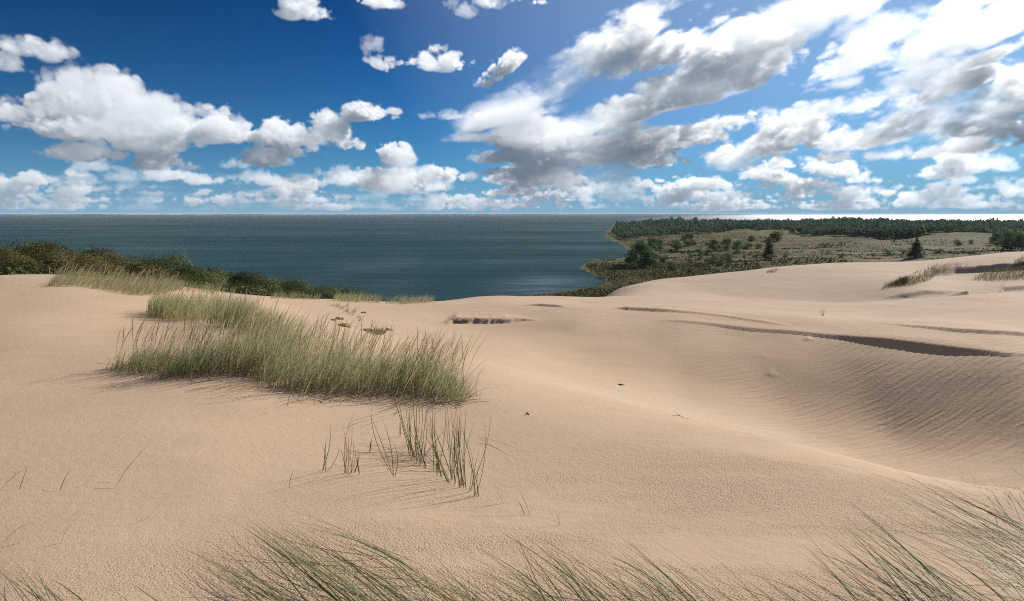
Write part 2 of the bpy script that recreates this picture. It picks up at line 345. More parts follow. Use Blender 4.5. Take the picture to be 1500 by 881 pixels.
# ------------------------------------------------------------------ dune surface: a thin-plate spline through measured points
def polar(px, py, D=None, zrel=None):
    x, y, z = ray(px, py); h = math.hypot(x, y); s = z / h
    if D is None: D = zrel / s
    if zrel is None: zrel = s * D
    return math.atan2(x, y), D, zrel
CP = []
for px in (0, 300, 750, 1100, 1500): CP.append(polar(px, 881, zrel=-2.4))
for px, py, z in ((0,700,-2.48),(300,700,-2.5),(550,700,-2.55),(750,700,-2.6),(1000,720,-2.62),(1250,770,-2.6),(0,570,-2.55),(200,565,-2.55),(420,585,-2.62),(620,610,-2.72),
                  (700,555,-2.85),(850,580,-2.95),(1000,610,-3.0),(1150,650,-3.0),(1300,695,-2.95),(1500,750,-2.85)): CP.append(polar(px, py, zrel=z))
for px, py, D in ((0,470,20),(0,435,26),(0,405,31),(120,410,30.5),(200,415,32),(330,429,36),(100,440,24),(200,470,20),(300,468,20.5),(350,495,14.5),(470,525,13),(500,478,23),(450,455,31),(600,480,27),(600,522,16.5),
                  (400,437,40),(480,440,42),(550,445,44),(620,443,46),(700,437,50),(800,435,58),(900,434,64),
                  (720,522,20),(850,538,22),(1000,563,22),(1150,592,21.5),(1300,628,20.5),(1500,668,19),
                  (850,500,25.6),(1000,518,24.6),(1150,535,24),(1300,560,22.7),(1500,590,21.3),
                  (700,478,29.5),(850,470,28.6),(1000,480,27.7),(1150,487,27.3),(1300,502,25.5),(1450,520,24),(1500,526,23.7),
                  (850,446,46),(1000,446,44),(1150,453,40),(1300,464,36),(1500,484,31.5),
                  (1000,438.5,56),(1150,441,53),(1300,440,51),(1400,435.5,54),(1500,431,57),
                  (900,427,90),(1000,423,85),(1130,420,84),(1250,418,84),(1350,424,80),(1400,405,101),(1500,409,95),
                  (1000,408,112),(1130,395,117),(1250,385,120),(1400,377,126),(1500,368,131),(950,417,108)): CP.append(polar(px, py, D))
for px, D, z in ((1300,66,-9.2),(1400,70,-9.6),(1500,74,-9.4),(1150,68,-9.2),(0,60,-7.5),(0,130,-17.5),(0,260,-49),(250,60,-9.5),(250,130,-20),(250,230,-49),(500,65,-13),(500,130,-26),(500,200,-49),(700,68,-11),(700,95,-20),(700,180,-49),(820,80,-14),(800,110,-24),(900,140,-24),(900,180,-36),(880,260,-49.5),
                 (1000,135,-15.5),(1100,150,-19),(1100,270,-48.5),(1300,165,-18),(1300,300,-47),(1500,175,-16),(1500,320,-46),(0,350,-53),(500,330,-53),(800,340,-53),(1100,360,-50),(1500,400,-50)):
    x, y, _ = ray(px, 400); CP.append((math.atan2(x, y), D, z))
for a in (-.85, .85):                                           # out of frame: carry on level
    for D, z in ((4, -2.4), (9, -2.6), (20, -3.2 if a < 0 else -5), (60, -7)): CP.append((a, D, z))
CP = np.array(CP)
LR = 1.6
_q = np.c_[CP[:, 0] * 2.2, np.log(CP[:, 1])]
def _phi(d2): return .5 * d2 * np.log(np.maximum(d2, 1e-12))
_n = len(_q); _A = np.zeros((_n + 3, _n + 3)); _d2 = ((_q[:, None] - _q[None]) ** 2).sum(-1)
_A[:_n, :_n] = _phi(_d2) + np.eye(_n) * 2e-4; _A[:_n, _n] = 1; _A[:_n, _n + 1:] = _q; _A[_n:, :_n] = _A[:_n, _n:].T
# the spline carries slope (z / distance), so it stays even at every distance
_w = np.linalg.solve(_A, np.r_[CP[:, 2] / CP[:, 1], 0, 0, 0])
def base_z(az, r):
    az = np.clip(az, -.85, .85); shp = np.broadcast(az, r).shape
    a = (np.broadcast_to(az, shp) * 2.2).ravel(); l = np.log(np.maximum(np.broadcast_to(r, shp), 2.6)).ravel(); o = _w[_n] + _w[_n + 1] * a + _w[_n + 2] * l
    for k in range(_n): o = o + _w[k] * _phi((a - _q[k, 0]) ** 2 + (l - _q[k, 1]) ** 2)
    return o.reshape(shp) * np.broadcast_to(r, shp)

NA, NR = 1300, 1180
AZ = np.linspace(-1.2, 1.2, NA)
RR = np.exp(np.concatenate([np.linspace(math.log(1.2), math.log(150), NR - 60, endpoint=False), np.linspace(math.log(150), math.log(420), 60)]))
# coarse spline, then bilinear to the fine grid
_ca = np.linspace(-1.2, 1.2, 260); _cl = np.linspace(math.log(1.2), math.log(420), 300)
_cz = base_z(_ca[:, None], np.exp(_cl)[None, :]) / np.exp(_cl)[None, :]
def grid_z(az, r):
    u = np.clip((az + 1.2) / 2.4 * 259, 0, 258.999); v = np.clip((np.log(np.maximum(r, 1.2)) - _cl[0]) / (_cl[-1] - _cl[0]) * 299, 0, 298.999)
    i, j = u.astype(int), v.astype(int); a, b = u - i, v - j
    a_, b_ = a, b
    s = (_cz[i, j] * (1 - a_) + _cz[i + 1, j] * a_) * (1 - b_) + (_cz[i, j + 1] * (1 - a_) + _cz[i + 1, j + 1] * a_) * b_
    return s * r
def first_hit(Zgrid, azq, slope, h=0.0):
    """distance at which rays (azimuth, slope) first meet the gridded ground raised by h"""
    i = np.clip(np.rint((azq + 1.2) / 2.4 * (NA - 1)).astype(int), 0, NA - 1)
    S = (Zgrid[i] + np.reshape(h, (-1, 1))) / RR[None]
    ok = S >= slope[:, None]; j = np.where(ok.any(1), ok.argmax(1), NR - 1); j = np.maximum(j, 1)
    k = np.arange(len(i)); s0, s1 = S[k, j - 1], S[k, j]; t = np.clip((slope - s0) / np.where(abs(s1 - s0) < 1e-9, 1, s1 - s0), 0, 1)
    return RR[j - 1] + t * (RR[j] - RR[j - 1])
AG, RG = np.meshgrid(AZ, RR, indexing='ij')
ZG = grid_z(AG, RG)
XG, YG = RG * np.sin(AG), RG * np.cos(AG)
def prays(px, py):
    d = np.array([ray(a, b) for a, b in zip(np.atleast_1d(px), np.atleast_1d(py))]); h = np.hypot(d[:, 0], d[:, 1])
    return np.arctan2(d[:, 0], d[:, 1]), d[:, 2] / h
# wind-carved ledges: (points in the photo, height at each, crumble, face slope)
LEDGES = [
 ([(632,476),(650,474),(668,474),(700,475),(740,473),(765,471),(795,471)], [0,.07,.24,.22,.22,.10,0], .22, 1.0),
 ([(760,450),(790,450.5),(815,451.5),(836,453)], [0,.12,.10,0], .05, 1.3),
 ([(893,453),(920,455.5),(960,458),(1010,461),(1060,466),(1120,474),(1170,481)], [0,.13,.12,.07,.06,.05,0], .015, 1.3),
 ([(950,469),(1000,473),(1050,478),(1100,484),(1190,490),(1230,494),(1270,498),(1310,503),(1350,508),(1390,513),(1430,516),(1475,520),(1530,524)], [0,.05,.07,.08,.085,.10,.13,.16,.17,.15,.10,.05,0], .010, 1.25),
 ([(1275,472),(1330,477),(1400,484),(1450,488),(1500,492),(1560,497)], [0,.06,.09,.10,.10,.08], .012, 1.3),
 ([(1292,437),(1330,434),(1380,430),(1420,427)], [0,.30,.22,0], .1, 1.2),
 ([(1380,434),(1420,431),(1470,426),(1520,421)], [0,.3,.3,.2], .1, 1.2),
 ([(1292,422),(1330,414),(1365,404),(1400,399),(1450,396),(1510,393)], [0,.7,1.0,.9,.8,.7], .3, 1.3),
 ([(1172,497.5),(1183,497.5),(1197,499)], [0,.05,0], .02, 1.2), ([(1116,550),(1128,551),(1148,553)], [0,.035,0], .02, 1.2),
 ([(1105,524),(1118,523.5),(1130,525)], [0,.02,0], .01, 1.2),
 ([(640,462),(690,458),(735,456)], [0,.05,0], .35, 1.4), ([(655,468),(700,463),(745,462)], [0,.06,0], .35, 1.4),
]
rngL = np.random.default_rng(3)
for pts, hs, crumb, fs in LEDGES:
    a, s = prays([p[0] for p in pts], [p[1] for p in pts]); rr = first_hit(ZG, a, s)
    i0, i1 = np.searchsorted(AZ, a[0]), np.searchsorted(AZ, a[-1])
    if i1 - i0 < 3: continue
    q = AZ[i0:i1]; rs = np.interp(q, a, rr); hh = np.interp(q, a, hs)
    nz = sum(np.interp(np.arange(len(q)) / wl, np.arange(400), rngL.uniform(-1, 1, 400)) * am for wl, am in ((14, 1), (5, .5), (2.2, .3)))
    rs = rs + nz * crumb * np.clip(hh / .1, 0, 1)
    off = rs[:, None] - RR[None]                                   # > 0 on the camera's side
    w = np.maximum(hh * fs, .02)[:, None]; L = np.clip(hh * 10, .12, 2.6)[:, None]
    prof = np.where(off <= 0, np.exp(-(off / L) ** 2), np.clip(1 - off / w, 0, 1))
    ZG[i0:i1] += hh[:, None] * prof * (1 + min(.25, crumb) * nz[:, None] * np.exp(-(off / .5) ** 2))
# small unevenness of the sand
fade = np.clip(RG / 10, .25, 1)
ZG += (vnoise(XG, YG, 1, 3.1) * .045 + vnoise(XG, YG, 2, 1.1) * .013 + vnoise(XG + .5 * YG, YG, 4, 9.0) * .10 * sstep(8, 30, RG)) * fade
rip = vnoise(XG * .35 + YG * .10, YG * 1.25 - XG * .42, 6, 1.0) * sstep(13, 18, RG) * sstep(70, 40, RG) * sstep(-3, 4, XG)
ZG += rip * .003
ZG += vnoise(XG, YG, 7, 16.0) * .8 * sstep(140, 200, RG)

def hit(px, py, h=0.0):
    """points on (or h above) the sand seen at photo pixels"""
    a, s = prays(px, py); r = first_hit(ZG, a, s, np.broadcast_to(np.asarray(h, float), a.shape)); return np.c_[r * np.sin(a), r * np.cos(a), EYE + s * r]
def ground(x, y):
    r = np.hypot(x, y); a = np.arctan2(x, y)
    u = np.clip((a + 1.2) / 2.4 * (NA - 1), 0, NA - 1.001); j = np.clip(np.searchsorted(RR, r) - 1, 0, NR - 2); i = u.astype(int); f = u - i; g = np.clip((r - RR[j]) / (RR[j + 1] - RR[j]), 0, 1)
    return EYE + (ZG[i, j] * (1 - f) + ZG[i + 1, j] * f) * (1 - g) + (ZG[i, j + 1] * (1 - f) + ZG[i + 1, j + 1] * f) * g
def build_dune(mat):
    V = np.stack([XG, YG, ZG + EYE], -1).reshape(-1, 3)
    i, j = np.meshgrid(np.arange(NA - 1), np.arange(NR - 1), indexing='ij'); k = (i * NR + j).ravel()
    o = mesh_obj('sand_dune', V, np.c_[k, k + NR, k + NR + 1, k + 1], mat, smooth=True); tag(o, kind='structure'); return o

# ------------------------------------------------------------------ grass
rng = np.random.default_rng(42)
def in_poly(poly, n):
    P = np.array(poly, float); lo, hi = P.min(0), P.max(0); out = np.zeros((0, 2))
    while len(out) < n:
        q = rng.uniform(lo, hi, (n * 2, 2)); x, y = q[:, 0], q[:, 1]; c = np.zeros(len(q), bool)
        for (x0, y0), (x1, y1) in zip(P, np.roll(P, -1, 0)):
            m = (y0 > y) != (y1 > y); c ^= m & (x < (x1 - x0) * (y - y0) / (y1 - y0 + 1e-12) + x0)
        out = np.r_[out, q[c]]
    return out[:n]
def strips(paths, width, rnd, side):
    """paths (n,k,3), width (n,k), rnd (n), side (n,3) -> quads with uv = (random, along)"""
    n, k, _ = paths.shape
    a = paths - side[:, None] * width[..., None] * .5; b = paths + side[:, None] * width[..., None] * .5
    V = np.stack([a, b], 2).reshape(-1, 3); base = (np.arange(n) * k * 2)[:, None] + (np.arange(k - 1) * 2)[None]
    F = np.stack([base, base + 1, base + 3, base + 2], -1).reshape(-1, 4)
    t = np.arange(k) / (k - 1); uv = np.empty((n, k - 1, 4, 2), np.float32); uv[..., 0] = rnd[:, None, None]
    uv[:, :, 0, 1] = uv[:, :, 1, 1] = t[:-1]; uv[:, :, 2, 1] = uv[:, :, 3, 1] = t[1:]
    return V, F, uv.reshape(-1, 2)
def blade_paths(root, L, a0, a1, dirv, k=6):
    """root (n,3); leans from a0 (at the root) to a1 (at the tip) off vertical, along dirv (n,2)"""
    t = np.linspace(0, 1, k); ang = a0[:, None] + (a1 - a0)[:, None] * ((t[:-1] + t[1:]) / 2)[None] ** 1.4
    ds = (L / (k - 1))[:, None]; hx = np.c_[np.zeros(len(L)), np.cumsum(np.sin(ang) * ds, 1)]; hz = np.c_[np.zeros(len(L)), np.cumsum(np.cos(ang) * ds, 1)]
    return np.stack([root[:, None, 0] + hx * dirv[:, None, 0], root[:, None, 1] + hx * dirv[:, None, 1], root[:, None, 2] + hz], -1)
def rand_side(n, spread=1.3):
    a = rng.uniform(-spread, spread, n); return np.c_[np.cos(a), np.sin(a), np.zeros(n)]
TAPER = np.array([.8, 1, .95, .78, .5, .06])
SPIKE = np.array([.5, .45, .42, .40, .9, 1.25, 1.1, .15])
def merge(parts):
    V, F, U, o = [], [], [], 0
    for v, f, u in parts: V.append(v); F.append(f + o); U.append(u); o += len(v)
    return np.concatenate(V), np.concatenate(F), np.concatenate(U)
def grass_clump(name, polys, label, cat='grass clump', L=(.5, .85), width=.007, wind=20, lean=(.10, .75), spread=35, heads=.06, litter=0, group=None, mats=None, zoff=-.02, jitter=0.0, uneven=1.0, edge=0):
    pts = np.concatenate([in_poly(p[0], p[1]) for p in polys]); root = hit(pts[:, 0], pts[:, 1]); root[:, 2] += zoff; n = len(root)
    if jitter: root[:, :2] += rng.normal(0, jitter, (n, 2)); root[:, 2] = ground(root[:, 0], root[:, 1]) + zoff
    # tussocks: blades lean out from a local centre and vary in height together
    ef = np.ones(n)
    if edge:                                                     # shorter and thinner towards the rim of the clump
        dd = np.zeros(n)
        for p in (e_[0] for e_ in polys if len(e_) < 3):
            P = np.array(p, float); Q = np.roll(P, -1, 0); x, y = pts[:, 0], pts[:, 1]; best = np.full(n, 1e9); ins = np.zeros(n, bool)
            for (x0, y0), (x1, y1) in zip(P, Q):
                t = np.clip(((x - x0) * (x1 - x0) + 9 * (y - y0) * (y1 - y0)) / ((x1 - x0) ** 2 + 9 * (y1 - y0) ** 2), 0, 1); best = np.minimum(best, np.hypot(x - x0 - t * (x1 - x0), 3 * (y - y0 - t * (y1 - y0)))); mm = (y0 > y) != (y1 > y); ins ^= mm & (x < (x1 - x0) * (y - y0) / (y1 - y0 + 1e-9) + x0)
            dd = np.maximum(dd, np.where(ins, best, 0))
        ef = .45 + .55 * sstep(0, edge, dd)
    tus = vnoise(root[:, 0], root[:, 1], 31, .55); tus2 = vnoise(root[:, 0], root[:, 1], 32, 1.7)
    ln = rng.uniform(*L, n) * np.clip(1 + uneven * (.20 * tus + .12 * tus2), .3, 1.45) * np.where(rng.uniform(0, 1, n) < .12, .6, 1) * np.maximum(ef, rng.uniform(0, 1.2, n)) * ((1 - .38 * sstep(-1.7, -.7, root[:, 0])) * (1 - .35 * sstep(-4.7, -5.6, root[:, 0])) if edge else 1)
    wd = np.radians(wind + rng.normal(0, spread, n) + 25 * tus); d = np.c_[np.cos(wd), np.sin(wd)]
    if uneven > 1.5:                                             # gaps between tussocks
        kp = rng.uniform(0, 1, n) < np.clip(.85 + .75 * tus, .12, 1) * np.clip(ef * 1.25, 0, 1); kp |= rng.uniform(0, 1, n) < .12; root, ln, d, tus, tus2 = root[kp], ln[kp], d[kp], tus[kp], tus2[kp]; n = len(root)
    a0 = np.abs(rng.normal(lean[0], .16, n)); a1 = np.abs(rng.normal(lean[1], .3, n)) + .3 * a0
    pa = blade_paths(root, ln, a0, a1, d); w = width * rng.uniform(.6, 1.25, n)[:, None] * TAPER[None]
    base = root.mean(0); base[2] = ground(base[0], base[1]); e = empty(name, base); tag(e, label, cat, group)
    rnd = np.clip(.5 + .32 * tus2 + rng.normal(0, .2, n), 0, .999)
    if edge: rnd = np.clip(rnd + .12 - .34 * sstep(-1.5, 0.4, root[:, 0]), 0, .999)                # straw towards the right end
    V, F, U = strips(pa - base, w, rnd, rand_side(n)); mesh_obj('blades', V, F, mats[0], e, U)
    m = int(n * heads)
    if m:
        k = rng.choice(n, m, replace=False); r2 = root[k]; l2 = L[1] * rng.uniform(.95, 1.3, m) * (1 + .15 * tus2[k])
        p2 = blade_paths(r2, l2, a0[k] * .6, a1[k] * .55, d[k], 8); w2 = .009 * rng.uniform(.7, 1.2, m)[:, None] * SPIKE[None] * (width / .007)
        V, F, U = strips(p2 - base, w2, rng.uniform(0, 1, m), rand_side(m)); mesh_obj('seed_heads', V, F, mats[1], e, U)
    if litter:
        lp, ln_ = litter; p = np.concatenate([in_poly(q, c) for q, c in lp]); r3 = hit(p[:, 0], p[:, 1]); m = len(r3); r3[:, 2] += rng.uniform(.0, .035, m)
        an = rng.uniform(0, 2 * math.pi, m); d3 = np.c_[np.cos(an), np.sin(an)]
        p3 = blade_paths(r3, rng.uniform(*ln_, m), rng.uniform(1.1, 1.5, m), rng.uniform(1.35, 1.75, m), d3)
        p3[..., 2] = np.maximum(p3[..., 2], ground(p3[..., 0], p3[..., 1]) + .008)
        V, F, U = strips(p3 - base, width * .75 * TAPER[None].repeat(m, 0), rng.uniform(0, 1, m), np.c_[-d3[:, 1], d3[:, 0], np.full(m, .6)]); mesh_obj('dead_stems', V, F, mats[2], e, U)
    return e
def bezier_paths(P0, P1, P2, k=9):
    t = np.linspace(0, 1, k)[None, :, None]; return (1 - t) ** 2 * P0[:, None] + 2 * t * (1 - t) * P1[:, None] + t * t * P2[:, None]
def bez_strips(P0, P2, lift, width, base, bow=0.0, k=9):
    n = len(P0); d = P2 - P0; d2 = d[:, :2] / np.maximum(np.linalg.norm(d[:, :2], axis=1), 1e-3)[:, None]; sd = np.c_[-d2[:, 1], d2[:, 0], np.zeros(n)]
    P1 = P0 + d * .42 + np.c_[np.zeros((n, 2)), lift] + sd * np.reshape(bow, (-1, 1))
    pa = bezier_paths(P0, P1, P2, k); gz = ground(pa[..., 0], pa[..., 1]); pa[..., 2] = np.maximum(pa[..., 2], gz - .03 * (np.arange(k) == 0) + .004)
    t = np.linspace(0, 1, k); w = np.reshape(width, (-1, 1)) * (np.clip(1.15 - t ** 2.2 * 1.1, .07, 1) * np.clip(.6 + t * 3, 0, 1))[None]
    tilt = rng.uniform(-.5, .5, n); side = sd * np.cos(tilt)[:, None] + np.array([0, 0, 1.0])[None] * np.sin(tilt)[:, None]
    return strips(pa - base, w, rng.uniform(0, 1, n), side)
def fan(tips, roots, n, label, hts=(.08, .35), width=.0058, dry=.36, lift=(.02, .10), mats=None, name='leaning_grass_clump', cat='grass clump', group=None, jit=8):
    """blades between two photo-space quads: roots on the sand, tips held h above it"""
    n = int(n * 1.1)
    def pick(q, m):
        u, v = rng.uniform(0, 1, m), rng.uniform(0, 1, m); q = np.array(q, float)
        return ((q[0] * (1 - u[:, None]) + q[1] * u[:, None]) * (1 - v[:, None]) + (q[3] * (1 - u[:, None]) + q[2] * u[:, None]) * v[:, None]), u
    T, u = pick(tips, n); q = np.array(roots, float); u2 = np.clip(u + rng.normal(0, .13, n), 0, 1); v = rng.uniform(0, 1, n)
    Rt = (q[0] * (1 - u2[:, None]) + q[1] * u2[:, None]) * (1 - v[:, None]) + (q[3] * (1 - u2[:, None]) + q[2] * u2[:, None]) * v[:, None]
    T = T + rng.normal(0, jit, T.shape) * np.array([1.9, 1.0]); Rt = Rt + rng.normal(0, 14, Rt.shape); P0 = hit(Rt[:, 0], Rt[:, 1]); P2 = hit(T[:, 0], T[:, 1], rng.uniform(*hts, n))
    # some blades are shorter than the rest
    s = np.where(rng.uniform(0, 1, n) < .35, rng.uniform(.45, .85, n), 1)[:, None]; P2 = P0 + (P2 - P0) * s
    base = P0.mean(0); base[2] = ground(base[0], base[1]); e = empty(name, base); tag(e, label, cat, group)
    isdry = rng.uniform(0, 1, n) < dry; lf = rng.uniform(*lift, n); bw = rng.normal(0, .022, n); wd = width * rng.uniform(.55, 1.25, n)
    for nm, k, mt in (('green_blades', ~isdry, mats[0]), ('dry_blades', isdry, mats[1])):
        if k.sum() == 0: continue
        V, F, U = bez_strips(P0[k], P2[k], lf[k], wd[k], base, bw[k]); mesh_obj(nm, V, F, mt, e, U)
    return e
def sprig(blades, label, mat, width=.006, group=None, name='grass_sprig'):
    """blades: list of (root px,py, tip px,py, tip height)"""
    B = np.array(blades, float); P0 = hit(B[:, 0], B[:, 1]); P2 = hit(B[:, 2], B[:, 3], B[:, 4]); base = P0.mean(0)
    V, F, U = bez_strips(P0, P2, np.full(len(B), .05), width * rng.uniform(.8, 1.2, len(B)), base, rng.normal(0, .02, len(B)))
    o = mesh_obj(name, V, F, mat, None, U); o.location = base; return tag(o, label, 'grass sprig', group)

# ------------------------------------------------------------------ trees
def leaf_quads(pos, nrm_jit, size, rnd, outward):
    n = len(pos); d = outward + rng.normal(0, nrm_jit, (n, 3)); d /= np.linalg.norm(d, axis=1)[:, None] + 1e-9
    a = np.cross(d, rng.normal(0, 1, (n, 3))); a /= np.linalg.norm(a, axis=1)[:, None] + 1e-9; b = np.cross(d, a)
    s = np.reshape(size, (-1, 1)); V = np.stack([pos - a * s, pos + b * s * .62, pos + a * s * 1.05, pos - b * s * .62], 1).reshape(-1, 3)
    F = np.arange(n * 4).reshape(n, 4); U = np.repeat(np.c_[rnd, rng.uniform(0, 1, n)], 4, 0); return V, F, U
def lobes_crown(n_lobes, leaves, spread, size, bottom=.25, flat=1.0, lobe_r=(.16, .30), gaps=.12):
    """unit-height tree crown: leaves on the shells of many uneven lobes"""
    V = []; ctr = []
    for k in range(n_lobes):
        a = rng.uniform(0, 2 * math.pi); h = rng.uniform(bottom, .93); prof = math.sqrt(max(.05, 1 - ((h - .52) / .50) ** 2)) * flat
        r = spread * prof * math.sqrt(rng.uniform(.05, 1)); ctr.append((r * math.cos(a), r * math.sin(a), h - .06, rng.uniform(*lobe_r)))
    out = []
    per = leaves // n_lobes
    for (x, y, z, lr) in ctr:
        d = rng.normal(0, 1, (per, 3)); d /= np.linalg.norm(d, axis=1)[:, None]; rad = lr * np.where(rng.uniform(0, 1, per) < .75, rng.uniform(.86, 1.04, per), rng.uniform(.4, .9, per))
        bump = 1 + .28 * np.sin(d[:, 0] * 7 + x * 40) * np.sin(d[:, 1] * 6 + y * 30) * np.sin(d[:, 2] * 8)
        p = np.c_[x, y, z] + d * (rad * bump)[:, None] * np.array([1, 1, .8]); keep = (rng.uniform(0, 1, per) > gaps) & (p[:, 2] > bottom * .5); p, d = p[keep], d[keep]
        rnd = np.clip(.5 + rng.normal(0, .16, len(p)) + rng.normal(0, .12), 0, .999); out.append(leaf_quads(p, .22, size * rng.uniform(.6, 1.3, len(p)), rnd, d))
    V_, F_, U_ = merge(out); k = 1 / np.percentile(V_[:, 2], 99.7); V_[:, 2] *= k
    return (V_, F_, U_), [(x, y, z * k, lr) for x, y, z, lr in ctr]
def conical_crown(leaves, spread, size):
    out = []
    nb = 16
    for k in range(nb):
        h = .06 + .92 * (k / (nb - 1)) ** .9; L = spread * (1.06 - h) ** .85 * rng.uniform(.8, 1.1)
        for a in rng.uniform(0, 2 * math.pi, 9 if h < .8 else 5):
            m = max(6, int(leaves / nb / 8 * (1.15 - h))); s = rng.uniform(.12, 1, m) ** .7; Lb = L * rng.uniform(.7, 1.1); wv = rng.normal(0, .045, (m, 3)) * np.array([1, 1, .6])
            p = np.c_[math.cos(a) * s * Lb, math.sin(a) * s * Lb, h - .10 * s * L / spread + .05 * s ** 2] + wv * (.5 + (1 - h))
            out.append(leaf_quads(p, .6, size * rng.uniform(.6, 1.2, m), np.clip(.5 + rng.normal(0, .2, m), 0, .999), np.tile([math.cos(a) * .3, math.sin(a) * .3, .9], (m, 1))))
    return merge(out), []
def trunk_mesh(ctr, r0=.028, top=.78, bend=.03):
    """tapered trunk with limbs towards the lobes"""
    parts = []
    def tube(pts, rad, k=7):
        pts = np.array(pts, float); m = len(pts); ang = np.linspace(0, 2 * math.pi, k, endpoint=False); V = []
        for i in range(m):
            t = pts[min(i + 1, m - 1)] - pts[max(i - 1, 0)]; t /= np.linalg.norm(t); u = np.cross(t, [.3, .9, .1]); u /= np.linalg.norm(u); w = np.cross(t, u)
            V.append(pts[i] + rad[i] * (np.cos(ang)[:, None] * u + np.sin(ang)[:, None] * w))
        V = np.concatenate(V); F = []
        for i in range(m - 1):
            for j in range(k): F.append((i * k + j, i * k + (j + 1) % k, (i + 1) * k + (j + 1) % k, (i + 1) * k + j))
        return V, np.array(F), np.zeros((len(F) * 4, 2))
    hs = np.linspace(-.04, top, 7); pts = np.c_[bend * np.sin(hs * 5), bend * np.cos(hs * 4) - bend, hs]; parts.append(tube(pts, r0 * (1.15 - hs / top * .85)))
    for (x, y, z, lr) in ctr[:9]:
        h = max(.12, z * .55); st = np.array([bend * math.sin(h * 5), bend * math.cos(h * 4) - bend, h]); en = np.array([x, y, z]); mid = st * .5 + en * .5 + np.array([0, 0, -.03])
        parts.append(tube([st, mid, en], [r0 * .5, r0 * .34, r0 * .14], 5))
    return merge(parts)
PROTO = {}
def proto(key, kind, leaf, bark, **kw):
    if kind == 'cone': (cr, ctr) = conical_crown(kw['leaves'], kw['spread'], kw['size'])
    else: (cr, ctr) = lobes_crown(**kw)
    tr = trunk_mesh(ctr, top=.9 if kind == 'cone' else .7, bend=0 if kind == 'cone' else .03)
    PROTO.setdefault(key, []).append((mesh_obj('crown', *cr[:2], leaf, None, cr[2], link=False), mesh_obj('trunk', *tr[:2], bark, None, link=False, smooth=True)))
def plant_tree(key, loc, height, label, cat='tree', name='tree', group=None, width=1.0):
    cr, tr = PROTO[key][random.randrange(len(PROTO[key]))]
    e = empty(name, loc); e.rotation_euler[2] = random.uniform(0, 6.28); e.scale = (height * width, height * width, height); tag(e, label, cat, group)
    for src in (tr, cr): c = src.copy(); C.objects.link(c); c.parent = e
    return e
# ================================================================== BUILD
random.seed(7)
M_sand = sand_material()
build_dune(M_sand)

# ---- lagoon, sea and the far coast
S = 28000.0
w = mesh_obj('water', [(-S, -S, 0), (S, -S, 0), (S, S, 0), (-S, S, 0)], [(0, 1, 2, 3)], water_material()); tag(w, kind='structure')
def far_coast():
    a = np.radians(np.linspace(-75, 21, 700)); r = 17500 + 1500 * np.sin(a * 3) + 300 * np.sin(a * 17)
    h = 30 + 9 * vnoise(a * 1000, a * 0, 51, 60) + 5 * vnoise(a * 1000, a * 0, 52, 9) + 3 * vnoise(a * 1000, a * 0, 53, 2.6)
    h *= sstep(R(21), R(17), a)
    rows = []
    for dr, k in ((0, -.1), (60, .75), (500, 1.0), (2500, .9), (4200, -.1)): rows.append(np.c_[(r + dr) * np.sin(a), (r + dr) * np.cos(a), h * k])
    V = np.stack(rows, 1).reshape(-1, 3); n = len(a); i, j = np.meshgrid(np.arange(n - 1), np.arange(4), indexing='ij'); k = (i * 5 + j).ravel()
    o = mesh_obj('far_shore', V, np.c_[k, k + 5, k + 6, k + 1], plain_material('far_wooded_shore', (.025, .045, .05), (.045, .07, .07), .002), smooth=True); tag(o, kind='structure')
far_coast()

# ---- the spit: low meadow land between lagoon and open sea
def at_water(px, py, z=0.3):
    x, y, d = ray(px, py); t = (z - EYE) / d; return x * t, y * t
SHORE = [at_water(*p) for p in ((770,436),(800,431),(840,427),(868,421),(884,412),(872,403),(856,393),(858,388),(872,380),(900,379),(918,377),(924,370),(920,364),(908,357),(893,350),(886,345),(890,338),(897,331),(902,327))]
SHORE += [(620, 3500), (1500, 3600), (3000, 3100), (5200, 2500), (5200, -300), (200, -300), (60, 150)]
SHORE = np.array(SHORE)
def shore_dist(x, y):
    """signed distance inside the shoreline"""
    best = np.full(np.shape(x), 1e9); ins = np.zeros(np.shape(x), bool)
    for (x0, y0), (x1, y1) in zip(SHORE, np.roll(SHORE, -1, 0)):
        dx, dy = x1 - x0, y1 - y0; t = np.clip(((x - x0) * dx + (y - y0) * dy) / (dx * dx + dy * dy), 0, 1)
        best = np.minimum(best, np.hypot(x - x0 - t * dx, y - y0 - t * dy)); m = (y0 > y) != (y1 > y); ins ^= m & (x < dx * (y - y0) / (dy + 1e-9) + x0)
    return np.where(ins, best, -best)
def land_z(x, y):
    r = np.hypot(x, y); sd = shore_dist(x + vnoise(x, y, 60, 24) * 5 + vnoise(x, y, 66, 7) * 2, y + vnoise(x, y, 61, 24) * 9)
    k = sstep(0, 130, sd); z = np.where(sd > 0, .35 + sstep(0, 25, sd) * .6, np.maximum(sd * .06, -4))
    u, v = x * .92 + y * .38, y * .92 - x * .38
    far = sstep(420, 800, r)
    ridge = 1 - np.abs(vnoise(u, v * 2.2, 62, 170)); und = vnoise(u, v * 1.6, 63, 75)
    z = z + k * (1.2 + far * (6.5 * ridge ** 2 + 2.8 * und + .8) + vnoise(x, y, 64, 22) * .5 * far)
    z = z + sstep(1000, 1500, r) * sstep(0, 200, sd) * (4 + 5 * (vnoise(x, y, 65, 600) + .6))
    # steep sandy bank where the heath meets the bay
    return z
